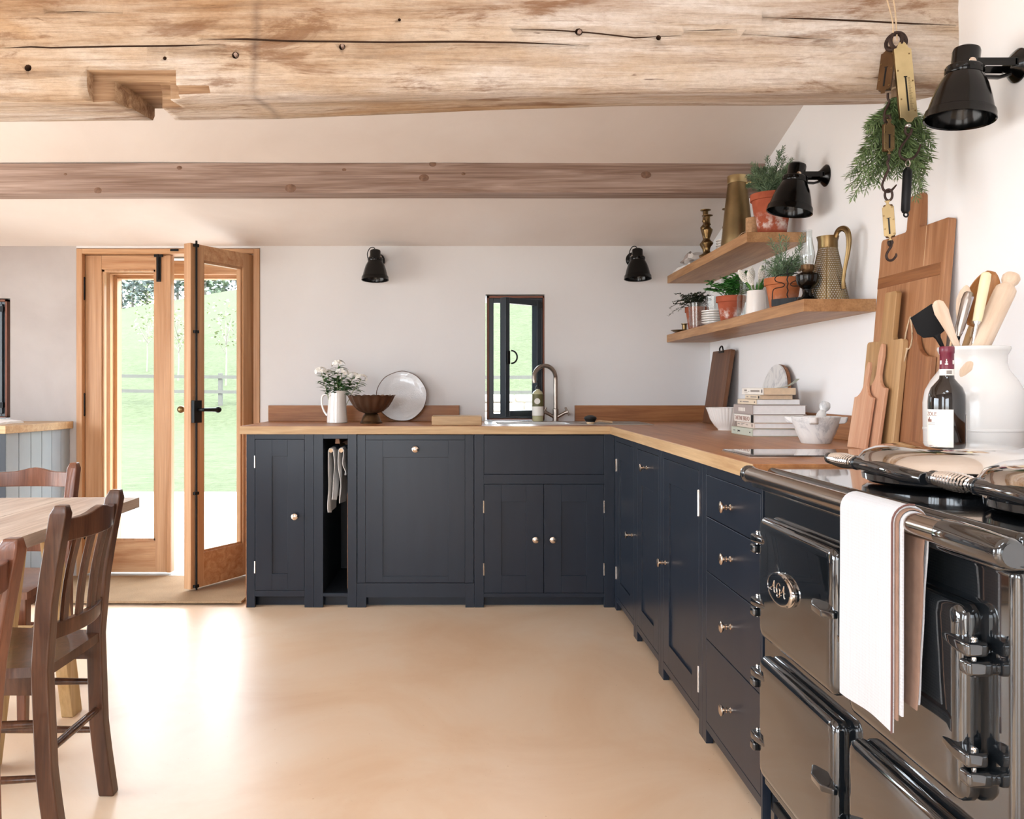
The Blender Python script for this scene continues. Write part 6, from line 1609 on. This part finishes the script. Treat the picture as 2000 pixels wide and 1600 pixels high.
trestle('trestle', 'raw pine A-frame trestle under the far end of the table', -1.375, -1.925, 2.70, 'table trestles')
trestle('trestle', 'raw pine A-frame trestle under the near end of the table', -1.40, -1.87, 1.25, 'table trestles')
def chair(label, loc, rot, wd, wood_, slats=True):
    t = thing('dining_chair', label, 'chair', loc, rot, 'wooden slat-back dining chairs')
    hw = .145                                                     # half distance between the back posts
    X = lambda z: pw(z, [(0, .0), (.18, -.026), (.44, -.036), (.62, -.022), (.8365, .016)])
    for s in (-1, 1):
        rings = []
        for z in (0, .06, .12, .2, .3, .44, .52, .6, .68, .76, .815, .832, .8365):
            x = X(z); w_ = .019 if z < .82 else .014; dp = .021 if z < .82 else .015; y = s*(hw+.012*(z/.84)**2)
            rings.append([(x-dp, y-w_, z), (x+dp, y-w_, z), (x+dp, y+w_, z), (x-dp, y+w_, z)])
        part(t, 'back_post', MB().loft(rings), wood_, bevel=.005, seg=2)
    curve = lambda y: .030*(1-(y/hw)**2)                           # crest and lower rail bow away from the sitter
    def rail(z0, z1, name, hump=0):
        rings = []
        for i in range(13):
            y = lerp(-hw-.004, hw+.004, i/12); x = X((z0+z1)/2)+curve(y)
            zt = z1+hump*math.exp(-(y/.05)**2); rings.append([(x-.010, y, z0), (x+.010, y, z0), (x+.012, y, zt), (x-.008, y, zt)])
        return part(t, name, MB().loft(rings), wood_, bevel=.003)
    rail(.745, .800, 'crest_rail', .016); rail(.505, .545, 'lower_rail')
    for y in (-.092, -.034, .034, .092) if slats else ():
        rings = []
        for i in range(9):
            z = lerp(.54, .748, i/8); x = lerp(X(.525), X(.772), i/8)+curve(y)-.006*math.sin(PI*i/8)
            rings.append([(x-.006, y-.013, z), (x+.006, y-.013, z), (x+.006, y+.013, z), (x-.006, y+.013, z)])
        part(t, 'slat', MB().loft(rings), wood_, bevel=.002)
    def seat(u, v):
        x = lerp(.0, -.385, u); hwid = lerp(hw+.004, .195, u**.7); y = lerp(-hwid, hwid, v)
        return (x-.02, y, .447-.008*math.sin(PI*min(1, u*1.1))*math.sin(PI*v))
    part(t, 'seat', MB().grid(seat, 14, 14, thick=.024), wood_, ang=60)
    ap = MB().box(-.375, -.045, -hw-.002, -hw+.016, .375, .424).box(-.375, -.045, hw-.016, hw+.002, .375, .424).box(-.385, -.365, -.165, .165, .375, .424)
    part(t, 'apron', ap, wood_, bevel=.002)
    for s in (-1, 1):
        part(t, 'front_leg', MB().loft([[(-.385-.015, s*.172-.014, 0), (-.385+.015, s*.172-.014, 0), (-.385+.015, s*.172+.014, 0), (-.385-.015, s*.172+.014, 0)], [(-.372-.019, s*.165-.019, .424), (-.372+.019, s*.165-.019, .424), (-.372+.019, s*.165+.019, .424), (-.372-.019, s*.165+.019, .424)]]), wood_, bevel=.004)
        for z in (.305, .172): part(t, 'side_stretcher', MB().tube([(-.38, s*.168, z-.006), (-.2, s*.158, z), (-.03, s*hw, z+.004)], [.008, .011, .008], 10), wood_)
    part(t, 'back_stretcher', MB().tube([(X(.236), -hw, .236), (X(.236), 0, .236), (X(.236), hw, .236)], [.009, .011, .009], 10), wood_)
    part(t, 'front_stretcher', MB().tube([(-.382, -.17, .25), (-.382, 0, .25), (-.382, .17, .25)], [.009, .012, .009], 10), wood_)
    return t
chair('dark slat-back wooden chair standing in front of the table, seen whole', (-.985, 2.195, 0), RZ(0), .33, 'chair_wood')
chair('dark wooden chair at the far end of the table with its back to the doors', (-1.635, 3.19, 0), RZ(PI/2), .33, 'chair_wood_red', False)
chair('reddish wooden chair at the lower left, only its top corner in view', (-.872, 1.435, 0), RZ(math.radians(-3)), .33, 'chair_wood_red')
mtm = MB().grid(lambda u, v: (lerp(-2.30, -1.155, u), lerp(4.362, 4.955, v)+.006*noise.noise(Vector((u*8, v, 0))), .012+.0012*noise.noise(Vector((u*60, v*40, 0)))), 90, 50, thick=.011)
solo('doormat', mtm, 'coir', 'coir mat in front of the garden doors', 'mat', (-1.7, 4.65, 0), world=True)
